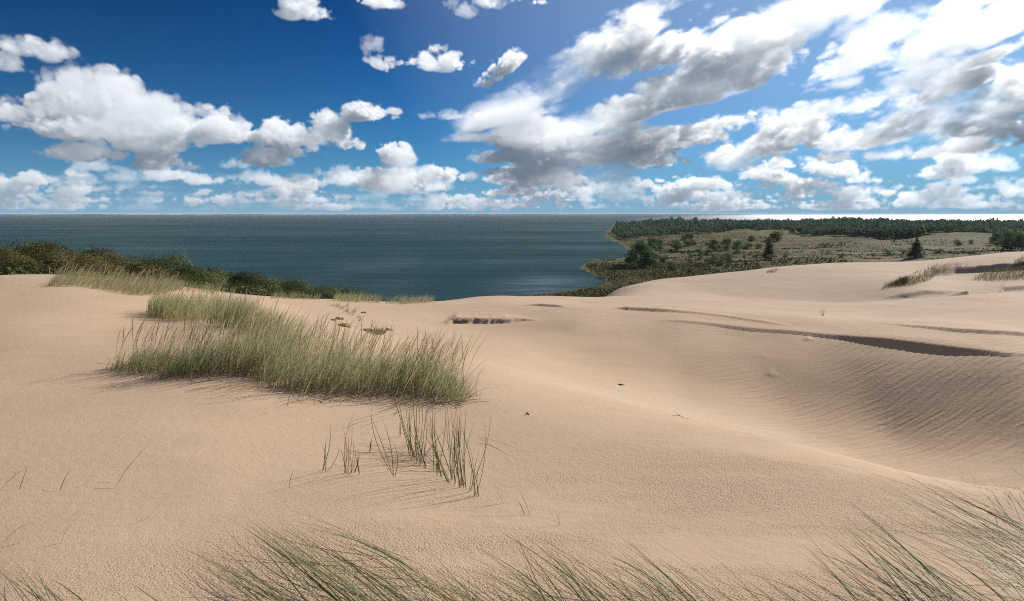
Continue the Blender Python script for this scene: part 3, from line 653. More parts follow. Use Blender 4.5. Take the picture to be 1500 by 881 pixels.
def build_meadow():
    a = np.linspace(R(.5), R(64), 620); r = np.exp(np.linspace(math.log(210), math.log(4600), 520)); A, Q = np.meshgrid(a, r, indexing='ij'); X, Y = Q * np.sin(A), Q * np.cos(A); Z = land_z(X, Y)
    i, j = np.meshgrid(np.arange(619), np.arange(519), indexing='ij'); k = (i * 520 + j).ravel()
    o = mesh_obj('meadow', np.stack([X, Y, Z], -1).reshape(-1, 3), np.c_[k, k + 520, k + 521, k + 1], meadow_material(), smooth=True); tag(o, kind='structure')
build_meadow()
_rl = np.exp(np.linspace(math.log(215), math.log(4500), 900))
def hit_land(px, py):
    x, y, z = ray(px, py); h = math.hypot(x, y); s = z / h; X, Y = _rl * x / h, _rl * y / h; S_ = (land_z(X, Y) - EYE) / _rl
    ok = np.nonzero(S_ >= s)[0]; j = ok[0] if len(ok) else len(_rl) - 1; return np.array([X[j], Y[j], land_z(X[j:j + 1], Y[j:j + 1])[0]]), _rl[j]

# ---- foliage materials
bark = plain_material('bark', (.05, .038, .028), (.10, .08, .062), 14)
L_bronze = leaf_material('bronze_leaves', ((.1, (0.062, 0.053, 0.019)), (.5, (0.092, 0.073, 0.026)), (.85, (0.128, 0.092, 0.035)), (1, (0.101, 0.103, 0.034))), .3, vary=.55)
L_green = leaf_material('dark_leaves', ((.1, (0.043, 0.055, 0.018)), (.5, (0.062, 0.076, 0.024)), (.85, (0.090, 0.097, 0.032)), (1, (0.125, 0.113, 0.041))), .3, vary=.55)
L_pine = leaf_material('pine_needles', ((.1, (0.040, 0.068, 0.029)), (.5, (0.060, 0.099, 0.041)), (.9, (0.092, 0.130, 0.052))), .35, vary=.4)
L_yel = leaf_material('yellowing_leaves', ((.1, (0.060, 0.066, 0.019)), (.5, (0.120, 0.110, 0.034)), (.9, (0.180, 0.144, 0.048))), .25)
L_wood = leaf_material('forest_crowns', ((.05, (0.053, 0.090, 0.068)), (.4, (0.068, 0.110, 0.075)), (.75, (0.094, 0.132, 0.077)), (1, (0.165, 0.168, 0.083))), .40, .9, spec=0.0)
for k in range(4): proto('bronze', 'l', L_bronze, bark, n_lobes=11, leaves=24000, spread=.34, size=.0105, bottom=.2, lobe_r=(.20, .34))
for k in range(5): proto('dark', 'l', L_green, bark, n_lobes=11, leaves=24000, spread=.36, size=.0105, bottom=.2, lobe_r=(.20, .35))
for k in range(3): proto('pine', 'l', L_pine, bark, n_lobes=16, leaves=10000, spread=.38, size=.017, bottom=.14, lobe_r=(.16, .28))
for k in range(2): proto('conical', 'cone', L_pine, bark, leaves=11000, spread=.42, size=.022)
for k in range(2): proto('yellow', 'l', L_yel, bark, n_lobes=13, leaves=3000, spread=.40, size=.028, bottom=.12)
for k in range(3): proto('bush', 'l', L_green, bark, n_lobes=12, leaves=2600, spread=.62, size=.034, bottom=.06, lobe_r=(.22, .36))
for k in range(2): proto('pinebush', 'l', L_pine, bark, n_lobes=12, leaves=2600, spread=.62, size=.034, bottom=.06, lobe_r=(.22, .36))

# ---- trees of the slope on the left, between dune crest and lagoon
TOP = np.array([(-90,357),(0,361),(60,357),(100,360),(140,369),(165,375),(190,377),(207,376),(218,388),(226,380),(243,374),(266,383),(290,391),(330,396),(370,403),(410,410),(450,415),(482,421),(505,427),(522,433)], float)
def slope_tree(px, py_top, D, key, label, name='tree', group=None, cat='tree', width=1.0):
    x, y, z = ray(px, py_top); h = math.hypot(x, y); X, Y = D * x / h, D * y / h; top = EYE + D * z / h; g = float(ground(np.array([X]), np.array([Y]))[0])
    H = (top - g) * 1.03
    return plant_tree(key, (X, Y, g - .15), H, label, cat, name, group, width)
slope_tree(243, 374.5, 118, 'dark', 'tall rounded dark tree standing alone above the others beside a notch of water', 'broadleaf_tree', width=.95)
slope_tree(203, 376, 125, 'dark', 'dark tree left of the notch beside the tall rounded tree', 'broadleaf_tree', width=.85)
slope_tree(137, 366, 130, 'bronze', 'bronze pointed tree where the left canopy starts to fall toward the water', 'broadleaf_tree', width=.8)
slope_tree(518, 431.5, 128, 'dark', 'last small dark tree at the right end of the shore woods', 'broadleaf_tree', width=1.0)
slope_tree(497, 426, 128, 'dark', 'second to last dark tree at the right end of the shore woods', 'broadleaf_tree', width=1.0)
for i in range(100):
    px = -95 + 610 * ((i * .6180339) % 1.0) if i < 84 else 425 + 6.2 * (i - 84); row = i % 3
    if abs(px - 219) < 11 and row == 0: continue
    if abs(px - 243) < 16 and row < 1: continue
    t = np.interp(px, TOP[:, 0], TOP[:, 1]) + random.uniform(-2, 7)
    D = (132, 112, 94)[row] + random.uniform(-8, 8); py = t + (0, 9, 19)[row] * random.uniform(.7, 1.2) * np.interp(px, [0, 300, 520], [1, .85, .5])
    key = 'bronze' if random.random() < np.interp(px, [0, 150, 240, 300], [.8, .65, .25, .08]) else 'dark'
    if px < 225: lab = ('bronze autumn broadleaf tree in the thick woods at the far left shore', 'bronze trees of the left shore woods') if key == 'bronze' else ('dark green broadleaf tree among bronze trees at the far left shore', 'dark green trees among the bronze woods')
    else: lab = ('dark green broadleaf tree in the shore woods right of the tall rounded tree', 'dark green trees sloping down to the lagoon') if key == 'dark' else ('brownish broadleaf tree among dark green ones below the grassy dune crest', 'brownish trees sloping down to the lagoon')
    slope_tree(px, py, D, key, lab[0], 'broadleaf_tree', lab[1], width=random.uniform(1.0, 1.3) if row else random.uniform(.9, 1.15))
for px, py in ((12,392),(40,394),(66,390),(90,393),(258,412),(300,416),(345,420),(372,420),(395,425),(352,426),(425,428),(455,430)):
    slope_tree(px, py, random.uniform(60, 74), 'bush', 'olive green shrub at the dune edge in front of the shore woods', 'shrub', 'olive shrubs at the edge of the left dune', 'shrub')

# ---- trees on the heath of the spit: (px, py of the foot, height in photo px, kind, width, label)
HEATH = [
 (939,392,37,'pine',1.05,'largest dark tree on the heath, a broad round crown near the bay'),
 (928,390,24,'pine',1.1,'dark tree pressed against the left side of the largest round tree'),
 (951,393,24,'pine',1.1,'dark tree pressed against the right side of the largest round tree'),
 (955,368,19,'pine',1.1,'dark tree just behind the largest round tree'),
 (966,366,15,'pine',1.1,'smaller dark tree to the right behind the largest round tree'),
 (931,372,15,'pine',1.0,'dark tree behind the largest round tree at the bay side'),
 (944,362,10,'pinebush',.9,'small dark shrub between heath and bay above the largest tree'),
 (991,368,16,'pine',1.1,'round dark tree left of its higher neighbour in mid heath'),
 (1008,360,17,'pine',1.0,'round dark tree standing higher than its left neighbour on the heath'),
 (973,385,13,'pinebush',1.0,'dark wide shrub right of the largest round tree'),
 (983,399,15,'pine',1.05,'dark round tree nearest the sand below the heath'),
 (967,394,9,'pinebush',1.1,'low dark shrub between the largest tree and the round one nearer the sand'),
 (1012,378,8,'pinebush',.8,'small dark shrub left of the low dark pair on the heath'),
 (1026,374,12,'pinebush',.9,'wide dark shrub leaning against a taller dark tree in mid heath'),
 (1036,374,12,'pinebush',.8,'dark shrub at the foot of a taller dark tree in mid heath'),
 (1045,368,17,'pine',.95,'taller dark tree rising over wide shrubs in mid heath'),
 (1043,387,15,'pinebush',.9,'dark tree with a long shadow on the lower heath'),
 (1055,384,11,'pinebush',.8,'low dark shrub between two others on the lower heath'),
 (1066,382,12,'pinebush',.9,'low dark shrub at the right end of a row on the lower heath'),
 (1063,367,17,'pine',.95,'dark upright tree left of a twin in mid heath'),
 (1078,367,14,'pine',1.05,'dark upright tree right of a twin in mid heath'),
 (1100,357,12,'yellow',.95,'small yellowish tree behind a long dark shrub'),
 (1095,365,9,'pinebush',.9,'long dark shrub under the small yellowish tree'),
 (1109,365,8,'pinebush',.9,'low dark shrub continuing right from under the yellowish tree'),
 (1126,377,25,'conical',1.0,'dark conical pine standing alone between mid heath and the sand crest'),
 (1137,354,18,'yellow',.9,'green and yellow tree before the forest edge above the conical pine'),
 (1128,353,10,'bush',.9,'olive shrub at the foot of the green and yellow tree'),
 (1014,403,9,'bush',1.1,'olive shrub above the reeds near the sand'),
 (1110,396,10,'bush',.9,'olive shrub beside the sand crest below the conical pine'),
 (1341,378,27,'conical',1.15,'broad dark spruce alone in front of the grassy valley'),
 (1404,360,9,'bush',.9,'small round green bush right of the broad dark spruce'),
 (1424,358,7,'pinebush',.9,'tiny dark bush right of the small round green bush'),
 (1459,359,17,'pine',1.1,'dark tree left of the tall clump at the heath edge'),
 (1481,367,29,'pine',.9,'tall dark tree in the clump where heath meets rising sand'),
 (1497,368,25,'pine',1.0,'dark tree cut by the photo edge above the rising sand'),
 (1470,366,15,'pinebush',1.0,'low dark shrub at the foot of the tall clump'),
 (1249,347,8,'yellow',1.0,'pale green round tree before the dark forest edge, right of the valley track'),
 (1327,344,9,'yellow',1.0,'yellowish round tree before the dark forest far above the spruce'),
 (1173,343,13,'yellow',.9,'tallest yellowish tree along the forest edge'),
 (1160,342,9,'yellow',1.0,'yellowish tree left of the tallest yellow one at the forest edge'),
 (1198,345,10,'yellow',1.0,'yellowish tree right of the tallest yellow one at the forest edge'),
 (1113,338,7,'yellow',1.0,'small yellowish tree at the forest edge near the middle of the spit'),
 (1001,352,7,'pinebush',.8,'tiny dark shrub high on the pale heath slope'),
 (1208,362,5,'pinebush',1.2,'flat dark shrub on the open heath between pine and spruce'),
 (1232,377,6,'bush',1.2,'low olive shrub on the open heath nearer the sand'),
 (1168,386,5,'pinebush',1.0,'tiny dark shrub close above the sand crest'),
 (1300,372,7,'pinebush',1.6,'low dark shrub left of the broad dark spruce'),
 (1376,371,7,'pinebush',1.6,'low dark shrub right of the broad dark spruce'),
]
for px, py, hp, key, wd, lab in HEATH:
    p, D = hit_land(px, py); x, y, z = ray(px, py); dist = D * math.sqrt(x * x + y * y + z * z) / math.hypot(x, y); H = hp * dist / FPX / math.sqrt(x * x + y * y + z * z) * 1.08
    nm = {'pine': 'pine_tree', 'conical': 'conical_pine_tree', 'yellow': 'broadleaf_tree'}.get(key, 'shrub')
    plant_tree(key, p - np.array([0, 0, .02 * H]), H, lab, 'shrub' if nm == 'shrub' else 'tree', nm, None, wd)

rs = random.Random(12)
for k in range(34):
    px, py = rs.uniform(935, 1150), rs.uniform(357, 398)
    if py > 403 - (px - 1000) * .11: continue
    p, D = hit_land(px, py); hp = rs.uniform(3.5, 7.5) * (.7 + (py - 355) / 90)
    x, y, z = ray(px, py); H = hp * D / math.hypot(x, y) / FPX * 1.05
    plant_tree(rs.choice(('bush', 'pinebush')), p - np.array([0, 0, .03 * H]), H, 'small low green shrub scattered between the larger trees of the heath', 'shrub', 'shrub', 'small shrubs scattered over the heath', rs.uniform(.9, 1.5))

# ---- the far pine forest, one mass
def scatter_leaves(centres, sizes, per, leaf, flat=.75, cone=False):
    n = len(centres); d = rng.normal(0, 1, (n, per, 3)); d /= np.linalg.norm(d, axis=2)[..., None]; d[..., 2] = np.abs(d[..., 2]) * 1.1 - .25
    rad = rng.uniform(.55, 1.05, (n, per, 1)); p = centres[:, None] + d * rad * sizes[:, None, None] * np.array([.42, .42, flat]); p[..., 2] += sizes[:, None] * .35
    tone = np.clip(.42 + .26 * vnoise(centres[:, 0], centres[:, 1], 91, 110)[:, None] + rng.normal(0, .17, n)[:, None] + rng.normal(0, .1, (n, per)), 0, .999)
    return leaf_quads(p.reshape(-1, 3), .28, (leaf * np.repeat(sizes, per) * rng.uniform(.7, 1.3, n * per)), tone.ravel(), d.reshape(-1, 3))
def forest():
    N = 30000; a = rng.uniform(R(7), R(50), N); r = 1150 * (3700 / 1150) ** rng.uniform(0, 1, N); x, y = r * np.sin(a), r * np.cos(a); sd = shore_dist(x, y)
    pxc = CX + FPX * x / y
    # edge of the wood as seen in the photo
    edge = np.interp(pxc, [880, 920, 980, 1040, 1100, 1160, 1220, 1300, 1380, 1440, 1500, 1700], [1300, 1290, 1480, 1500, 1750, 1600, 1330, 1330, 1500, 1450, 1250, 1100])
    edge = edge * (1 + .06 * vnoise(x, y, 71, 120)) * .93
    ok = (sd > 18) & (r > edge) & (vnoise(x, y, 72, 70) > -.55); x, y, r = x[ok], y[ok], r[ok]
    o = np.argsort(r)[:14000]; x, y, r = x[o], y[o], r[o]
    h = rng.uniform(7, 15, len(x)) * (1 + .35 * vnoise(x, y, 73, 180)) * np.where(rng.uniform(0, 1, len(x)) < .08, 1.35, 1) * np.clip(1.15 - (r - 1300) / 9000, .7, 1.1)
    c = np.c_[x, y, land_z(x, y) + h * .15]
    V, F, U = scatter_leaves(c, h * .8 * np.clip(r / 1900, 1, 1.6), 60, .115); ob = mesh_obj('forest', V, F, L_wood, None, U); tag(ob, kind='stuff')
    print('forest trees', len(x), 'to', r.max())
forest()
def ground_cover(name, N, region, hts, leaf, mat, per, flat=.5):
    """region(x,y,px,py)->mask; low scrub as one mass"""
    a = rng.uniform(R(1), R(42), N); r = np.exp(rng.uniform(math.log(240), math.log(1400), N)); x, y = r * np.sin(a), r * np.cos(a); sd = shore_dist(x, y); k = region(x, y, r, sd); x, y, r = x[k], y[k], r[k]
    h = rng.uniform(*hts, len(x)) * (1 + .5 * vnoise(x, y, 81, 35)); c = np.c_[x, y, land_z(x, y)]
    V, F, U = scatter_leaves(c, np.maximum(h, .2), per, leaf, flat); tag(mesh_obj(name, V, F, mat, None, U), kind='stuff')
G_mead = leaf_material('heath_grass', ((.1, (0.033, 0.036, 0.007)), (.4, (0.066, 0.050, 0.013)), (.7, (0.098, 0.068, 0.020)), (1, (0.147, 0.108, 0.036))), .25, .9, spec=0.0)
G_reed = leaf_material('reed_leaves', ((.1, (0.046, 0.060, 0.018)), (.5, (0.098, 0.101, 0.034)), (.8, (0.150, 0.127, 0.058)), (1, (0.221, 0.169, 0.091))), .25)
L_heath = leaf_material('heath_scrub', ((.1, (0.037, 0.056, 0.020)), (.5, (0.060, 0.083, 0.026)), (.85, (0.090, 0.105, 0.035)), (1, (0.138, 0.138, 0.050))), .2, .9, spec=0.0)
ground_cover('heath_grass', 60000, lambda x, y, r, sd: (sd > 6) & (vnoise(x, y, 82, 60) + .4 * vnoise(x, y, 83, 15) > -.25), (.35, .9), .42, G_mead, 7)
ground_cover('reeds', 70000, lambda x, y, r, sd: (sd > 1) & (r < 640) & (sd < 75 + 45 * vnoise(x, y, 84, 60)) & (r < 640), (1.0, 2.1), .22, G_reed, 12, .9)
ground_cover('undergrowth', 60000, lambda x, y, r, sd: (sd > 4) & (vnoise(x * .35 + y * .12, y - x * .3, 85, 34) + .45 * vnoise(x, y, 86, 13) > np.where(r < 620, .16, .26)) & (r < 1250), (.7, 2.1), .25, L_heath, 11, .55)

# ---- marram grass
G1 = leaf_material('marram_blades', ((.0, (.46, .40, .21)), (.3, (.33, .31, .14)), (.55, (.215, .245, .10)), (.8, (.235, .275, .145)), (1, (.42, .38, .20))), .45, .6, along=((.30, 0.0, (.31, .21, .12), .7), (.55, 1.0, (.52, .50, .33), .65)))
G1s = leaf_material('seed_heads', ((.0, (.42, .33, .18)), (1, (.54, .44, .27))), .35, .7, along=((.5, 0.0, (.24, .22, .10), .7),))
G1d = leaf_material('dead_stems', ((.0, (.10, .075, .05)), (.6, (.19, .14, .09)), (1, (.30, .23, .15))), .1, .8)
G2 = leaf_material('pale_marram_blades', ((.0, (0.462, 0.374, 0.220)), (.4, (0.352, 0.341, 0.187)), (.7, (0.253, 0.297, 0.154)), (1, (0.528, 0.440, 0.275))), .45, .6, along=((.35, 0.0, (0.440, 0.286, 0.165), .8), (.55, 1.0, (0.506, 0.517, 0.341), .6)))
G3 = leaf_material('green_blades', ((.0, (.055, .078, .024)), (.5, (.085, .118, .038)), (.85, (.125, .15, .055)), (1, (.20, .19, .085))), .32, .45, along=((.7, 1.0, (.25, .23, .11), .6),))
G3d = leaf_material('straw_blades', ((.0, (.17, .125, .07)), (.5, (.26, .205, .13)), (1, (.35, .295, .21))), .12, .8, spec=.03)
G4 = leaf_material('olive_grass', ((.0, (0.084, 0.091, 0.031)), (.5, (0.140, 0.140, 0.049)), (1, (0.252, 0.210, 0.098))), .3, .6)
MM = (G1, G1s, G1d); MP = (G2, G1s, G1d)
grass_clump('marram_grass_clump', [([(165,541),(200,553),(245,557),(300,553),(345,549),(380,563),(420,574),(470,577),(440,556),(400,535),(330,527),(250,525),(195,530)], 3600),
   ([(440,552),(470,577),(530,579),(600,581),(650,592),(676,592),(683,577),(650,563),(590,555),(520,545)], 3000),
   ([(300,505),(330,527),(400,537),(450,553),(540,550),(500,528),(430,505),(380,488),(330,487)], 1700), ([(140,545),(300,566),(450,594),(600,606),(702,604),(708,556),(560,512),(430,486),(320,466),(180,505)], 420, 'stragglers')],
   'large green and straw marram clump sprawling across the sand left of centre', L=(.34, .76), lean=(.28, 1.05), spread=46, uneven=2.2, width=.0078, jitter=.10, edge=26, litter=([([(140,535),(200,560),(300,562),(345,553),(400,575),(500,588),(600,588),(680,597),(690,580),(500,560),(300,540),(165,525)], 420), ([(400,570),(440,590),(560,596),(680,600),(690,585),(520,575)], 260)], (.15, .5)), mats=MM, heads=.08)
grass_clump('marram_grass_clump', [([(213,466),(250,472),(300,474),(345,482),(385,492),(350,468),(300,457),(240,456),(216,459)], 2600)], 'dense green marram tuft behind the large clump casting a shadow to its left', L=(.5, .85), width=.010, mats=MM, heads=.03)
grass_clump('marram_grass_clump', [([(333,482),(385,494),(440,508),(400,488),(350,470)], 800)], 'sparse greyish marram joining the dense tuft to the large clump', L=(.45, .7), width=.009, mats=MM, heads=0)
grass_clump('marram_grass_clump', [([(68,421),(110,420),(150,426),(200,434),(240,432),(270,424),(220,412),(150,403),(90,405),(72,412)], 3600)], 'long pale marram clump on the left dune crest before the bronze trees', L=(.36, .62), width=.012, lean=(.5, 1.25), mats=MP, heads=.05, spread=22)
grass_clump('marram_grass_clump', [([(225,424),(270,428),(320,431),(345,432),(310,421),(262,412)], 800)], 'thinning marram on the crest running right from the long pale clump', L=(.3, .55), width=.012, lean=(.25, .9), mats=MM, heads=0, spread=25)
grass_clump('marram_grass_clump', [([(395,438),(430,439),(470,440),(465,437.5),(400,436)], 260)], 'faint low grass on the sand edge below the dark shore trees', L=(.3, .5), width=.014, mats=MM, heads=0)
grass_clump('marram_grass_clump', [([(486,441),(510,443),(545,444),(560,444.5),(530,440),(490,438)], 650)], 'low pale green grass on the crest right of the shore trees', L=(.35, .62), width=.014, lean=(.3, .9), mats=MP, heads=0)
grass_clump('marram_grass_clump', [([(560,445),(590,446),(635,444),(632,441.5),(590,442)], 500)], 'low grass tuft on the crest directly before the dark water', L=(.35, .6), width=.014, lean=(.3, .9), mats=MP, heads=0)
for px, py in ((487,448),(494,450),(500,453),(506,457),(511,460),(516,463),(523,466),(528,470),(519,458),(508,449)):
    grass_clump('grass_sprout', [([(px - 3, py), (px + 3, py - .7), (px + 3, py + .7), (px - 3, py + .9)], 22)], 'tiny grass sprout in the trail down the sand behind the large clump', cat='grass sprout', L=(.14, .32), width=.012, mats=MM, heads=0, group='grass sprouts trailing down the sand')
grass_clump('dry_grass_tuft', [([(536,487),(545,492),(562,492),(565,487),(550,484)], 240)], 'dark dried tuft on bare sand behind the large clump', cat='dry tuft', L=(.22, .42), width=.012, lean=(.7, 1.5), spread=90, mats=(G1d, G1s, G1d), heads=0)
# on the right-hand dunes
MO = (G4, G1s, G1d)
def side_patch(poly, n, label, L=(.5, 1.0)): grass_clump('dune_grass_patch', [(poly, n)], label, L=L, width=.022, lean=(.4, 1.1), mats=MO, heads=0, spread=50, zoff=-.05)
side_patch([(1290,424),(1330,420),(1362,412),(1372,403),(1350,404),(1315,411)], 1000, 'olive grass along the dark hollow of the right dune', (.5, .9))
side_patch([(1348,404),(1375,401),(1395,394),(1420,389),(1400,388),(1362,392)], 380, 'thin yellowish grass rising to the crest of the right dune')
side_patch([(1422,412),(1455,413),(1510,409),(1515,395),(1470,397),(1440,402)], 1300, 'thick olive grass in the hollow at the right photo edge')
side_patch([(1480,392),(1515,391),(1515,376),(1490,380)], 420, 'grass near the crest at the right photo edge above the hollow')
side_patch([(1120,402),(1136,400),(1139,396),(1124,397)], 160, 'small faint grass patch on the sand crest below the conical pine', (.3, .6))
side_patch([(795,434),(840,433),(890,431),(888,428),(800,432)], 600, 'grey green grass fringe behind the crest at the water edge', (.5, .9))
# upright stems in the middle foreground
def stems(pairs, label, name, n_each=1, mats=(G3, G3d), heads=(), litter=0, lpoly=None):
    B = np.array(pairs, float); P0 = hit(B[:, 0], B[:, 1]); D0 = np.hypot(P0[:, 0], P0[:, 1]); base = P0.mean(0); base[2] = ground(base[0], base[1]); e = empty(name, base); tag(e, label, 'grass clump')
    # tips stand above the root at nearly the same distance
    P2 = []
    for (x0, y0, x1, y1), d in zip(B, D0):
        x, y, z = ray(x1, y1); h = math.hypot(x, y); k = d * random.uniform(.98, 1.05); P2.append((x / h * k, y / h * k, EYE + z / h * k))
    P2 = np.array(P2); n = len(B); dry = rng.uniform(0, 1, n) < .45
    for nm, k, mt in (('green_blades', ~dry, mats[0]), ('dry_blades', dry, mats[1])):
        if k.any():
            d = P2[k] - P0[k]; base_ = base; P1 = P0[k] + d * .5 + np.c_[rng.normal(0, .06, (k.sum(), 2)), np.full(k.sum(), .04)]; pa = bezier_paths(P0[k] - [0, 0, .02], P1, P2[k], 8)
            t = np.linspace(0, 1, 8); w_ = (.0062 * rng.uniform(.7, 1.3, k.sum()))[:, None] * np.clip(1.1 - t ** 2.5, .08, 1)[None]
            V, F, U = strips(pa - base, w_, rng.uniform(0, 1, k.sum()), rand_side(k.sum(), .5)); mesh_obj(nm, V, F, mt, e, U)
    for (x0, y0, x1, y1) in heads:
        h0 = hit([x0], [y0])[0]; d = math.hypot(h0[0], h0[1]); x, y, z = ray(x1, y1); h = math.hypot(x, y); tip = np.array((x / h * d, y / h * d, EYE + z / h * d)); pa = np.linspace(h0 - [0, 0, .02], tip, 8)[None]
        out = []
        for s_ in ((1, 0, 0), (0, 1, 0)): out.append(strips(pa - base, (.012 * np.array([.5, .7, .9, 1, 1, .95, .7, .1]))[None], np.array([.2]), np.array([s_], float)))
        mesh_obj('seed_head', *merge(out)[:2], M_head, e, merge(out)[2])
    if litter:
        p = in_poly(lpoly, litter); r3 = hit(p[:, 0], p[:, 1]); m = len(r3); an = rng.normal(math.pi, .5, m); d3 = np.c_[np.cos(an), np.sin(an) * .6]
        p3 = blade_paths(r3, rng.uniform(.2, .6, m), rng.uniform(.8, 1.3, m), rng.uniform(1.5, 2.0, m), d3, 8); p3[..., 2] = np.maximum(p3[..., 2], ground(p3[..., 0], p3[..., 1]) + .006)
        V, F, U = strips(p3 - base, .004 * np.ones((m, 8)), rng.uniform(0, 1, m), np.c_[-d3[:, 1], d3[:, 0], np.full(m, .7)]); mesh_obj('bent_stems', V, F, G1d, e, U)
    return e
M_head = plain_material('brown_seed_head', (.16, .075, .03), (.26, .13, .055), 30)
stems([(471,690,484,620),(473,690,478,640),(476,692,470,650),(478,690,495,655)] , 'thin green stems left of the small upright tuft in the foreground', 'upright_grass_tuft')
stems([(503,694,504,640),(507,695,515,606),(508,694,524,598),(510,695,512,620),(513,694,518,650),(506,692,497,655),(516,695,522,655),(505,694,500,615),(511,696,516,640),(514,695,509,660),(519,693,523,665)], 'small upright green tuft standing alone left of the taller stems', 'upright_grass_tuft')
stems([(577,700,568,640),(576,698,558,612),(577,696,545,590),(574,690,538,600)], 'two tall arching stems between the small tuft and the dense stems', 'arching_grass_stems', heads=((541,664,544,643),(527,695,522,672)))
pp = []
for i in range(58):
    x0 = random.choice((random.uniform(600, 625), random.uniform(635, 668), random.uniform(660, 702))); y0 = np.interp(x0, [595, 640, 700], [665, 695, 724]) + random.uniform(-6, 5)
    hgt = random.choice((random.uniform(85, 125), random.uniform(40, 90))); pp.append((x0, y0, x0 + random.gauss(-12, 20), y0 - hgt))
for x0, y0, x1, y1 in ((599,665,593,585),(598,664,597,600),(680,716,676,592),(683,718,684,600),(676,712,672,610),(690,720,682,640),(701,728,702,680)): pp.append((x0, y0, x1, y1))
stems(pp, 'dense tall green and straw stems tangled in front of the large clump', 'upright_grass_tuft', heads=((586,640,586,618),(672,655,671,626),(644,686,641,672)), litter=70, lpoly=[(560,660),(640,650),(690,690),(640,700),(580,685)])
for rt, lb in ((((738,738,711,702,.2),(743,737,718,708,.2)), 'pair of thin blades on bare sand right of the tall stems'), (((776,754,745,692,.3),(768,755,756,730,.12)), 'long bent blade with a short one right of the thin pair'), (((820,770,808,746,.12),), 'single short blade on the open sand at the bottom centre'), (((424,715,432,687,.15),), 'faint thin blade left of the small upright tuft'), (((700,640,790,674,.05),(702,650,745,668,.05)), 'fallen stem lying on sand right of the tall stems')): sprig(rt, lb, G3)
for rt, lb in ((((168,716,228,641,.35),(172,706,232,640,.33)), 'longest bent twin blade alone on the left sand'), (((217,760,256,720,.22),(219,757,259,721,.2)), 'bent twin blade below the longest one on the left sand'),
    (((3,715,46,683,.14),(28,718,42,680,.16)), 'upper crossed pair of blades at the left edge'), (((3,798,43,766,.14),(28,796,41,764,.16)), 'lower crossed pair of blades at the left edge'),
    (((88,720,107,685,.14),), 'single upright blade right of the upper crossed pair'), (((90,796,106,769,.12),), 'single upright blade right of the lower crossed pair'),
    (((121,711,148,693,.1),), 'short slanting blade left of the longest twin blade'), (((120,794,147,775,.1),), 'short slanting blade low on the left sand above the pocked sand')): sprig(rt, lb, G3, .0065)
# wind-bent clumps along the bottom edge
FA = (G3, G3d)
fan([(-20,812),(45,822),(85,868),(-20,850)], [(60,905),(150,910),(170,960),(60,960)], 34, 'leaning blades fanning from the bottom left corner', mats=FA)
fan([(255,795),(300,798),(330,830),(262,822)], [(400,895),(480,900),(490,950),(400,950)], 30, 'leaning clump left of the largest one along the bottom edge', mats=FA)
fan([(355,752),(400,758),(430,800),(350,785)], [(520,885),(640,900),(640,950),(520,950)], 56, 'largest leaning clump on the bottom edge, its blades reaching farthest left', mats=FA, hts=(.08, .36), width=.0062)
fan([(390,742),(440,750),(430,775),(375,760)], [(585,820),(640,850),(640,880),(580,860)], 16, 'long arching blades lying over the largest leaning clump', mats=FA, hts=(.08, .3), lift=(.1, .22), dry=.15)
fan([(150,850),(185,852),(205,872),(155,870)], [(240,930),(320,935),(320,970),(240,970)], 12, 'few short blades at the bottom left of centre, lowest of the row', mats=FA)
fan([(585,815),(625,818),(650,850),(590,840)], [(690,895),(770,900),(770,950),(690,950)], 34, 'short dense leaning clump right of the largest one', mats=FA)
fan([(735,765),(785,775),(820,815),(745,800)], [(860,890),(960,900),(960,960),(860,950)], 42, 'leaning clump in the middle of the bottom edge', mats=FA)
fan([(900,785),(940,792),(970,835),(905,815)], [(1010,890),(1090,900),(1100,950),(1010,950)], 32, 'leaning clump right of the middle of the bottom edge', mats=FA)
fan([(690,850),(720,852),(740,872),(695,868)], [(780,925),(830,930),(830,960),(780,960)], 12, 'low fringe of blades between two leaning clumps', mats=FA)
fan([(1075,825),(1125,828),(1150,860),(1085,850)], [(1180,895),(1270,905),(1270,950),(1180,950)], 26, 'short leaning clump left of the big tangled one', mats=FA)
fan([(1195,735),(1260,748),(1300,800),(1205,790)], [(1380,880),(1480,890),(1500,960),(1380,960)], 54, 'big tangled leaning clump at the bottom right', dry=.14, mats=FA, hts=(.08, .36), width=.0060)
fan([(1250,670),(1330,690),(1400,740),(1290,720)], [(1500,770),(1600,800),(1620,900),(1480,860)], 58, 'tall leaning clump at the right edge, reaching over the lit sand crest', dry=.14, mats=FA, hts=(.08, .36), width=.0060, lift=(.03, .15))
fan([(1360,655),(1480,650),(1500,690),(1400,700)], [(1500,760),(1580,760),(1580,830),(1480,800)], 26, 'upright crossing blades at the right edge above the leaning clumps', mats=FA, hts=(.12, .32), dry=.2)
fan([(455,780),(520,790),(560,830),(470,815)], [(620,880),(720,890),(730,940),(620,940)], 22, 'thin leaning blades just right of the largest clump', mats=FA)
fan([(640,800),(700,800),(720,840),(650,835)], [(800,880),(880,890),(880,940),(800,940)], 18, 'sparse leaning blades left of the middle clump', mats=FA)
fan([(815,790),(870,795),(900,840),(825,825)], [(950,880),(1020,890),(1020,940),(950,940)], 20, 'sparse leaning blades between the two middle clumps', mats=FA)
fan([(985,805),(1050,812),(1080,850),(990,840)], [(1110,885),(1190,895),(1190,940),(1110,940)], 20, 'sparse leaning blades right of the second middle clump', mats=FA)
fan([(1140,790),(1200,790),(1240,830),(1150,825)], [(1290,880),(1380,890),(1380,940),(1290,940)], 26, 'leaning blades just left of the big tangled clump', mats=FA)
fan([(1300,745),(1380,760),(1430,810),(1320,800)], [(1480,850),(1570,860),(1570,940),(1480,920)], 34, 'leaning blades between the big tangled clump and the right edge', dry=.2, mats=FA)
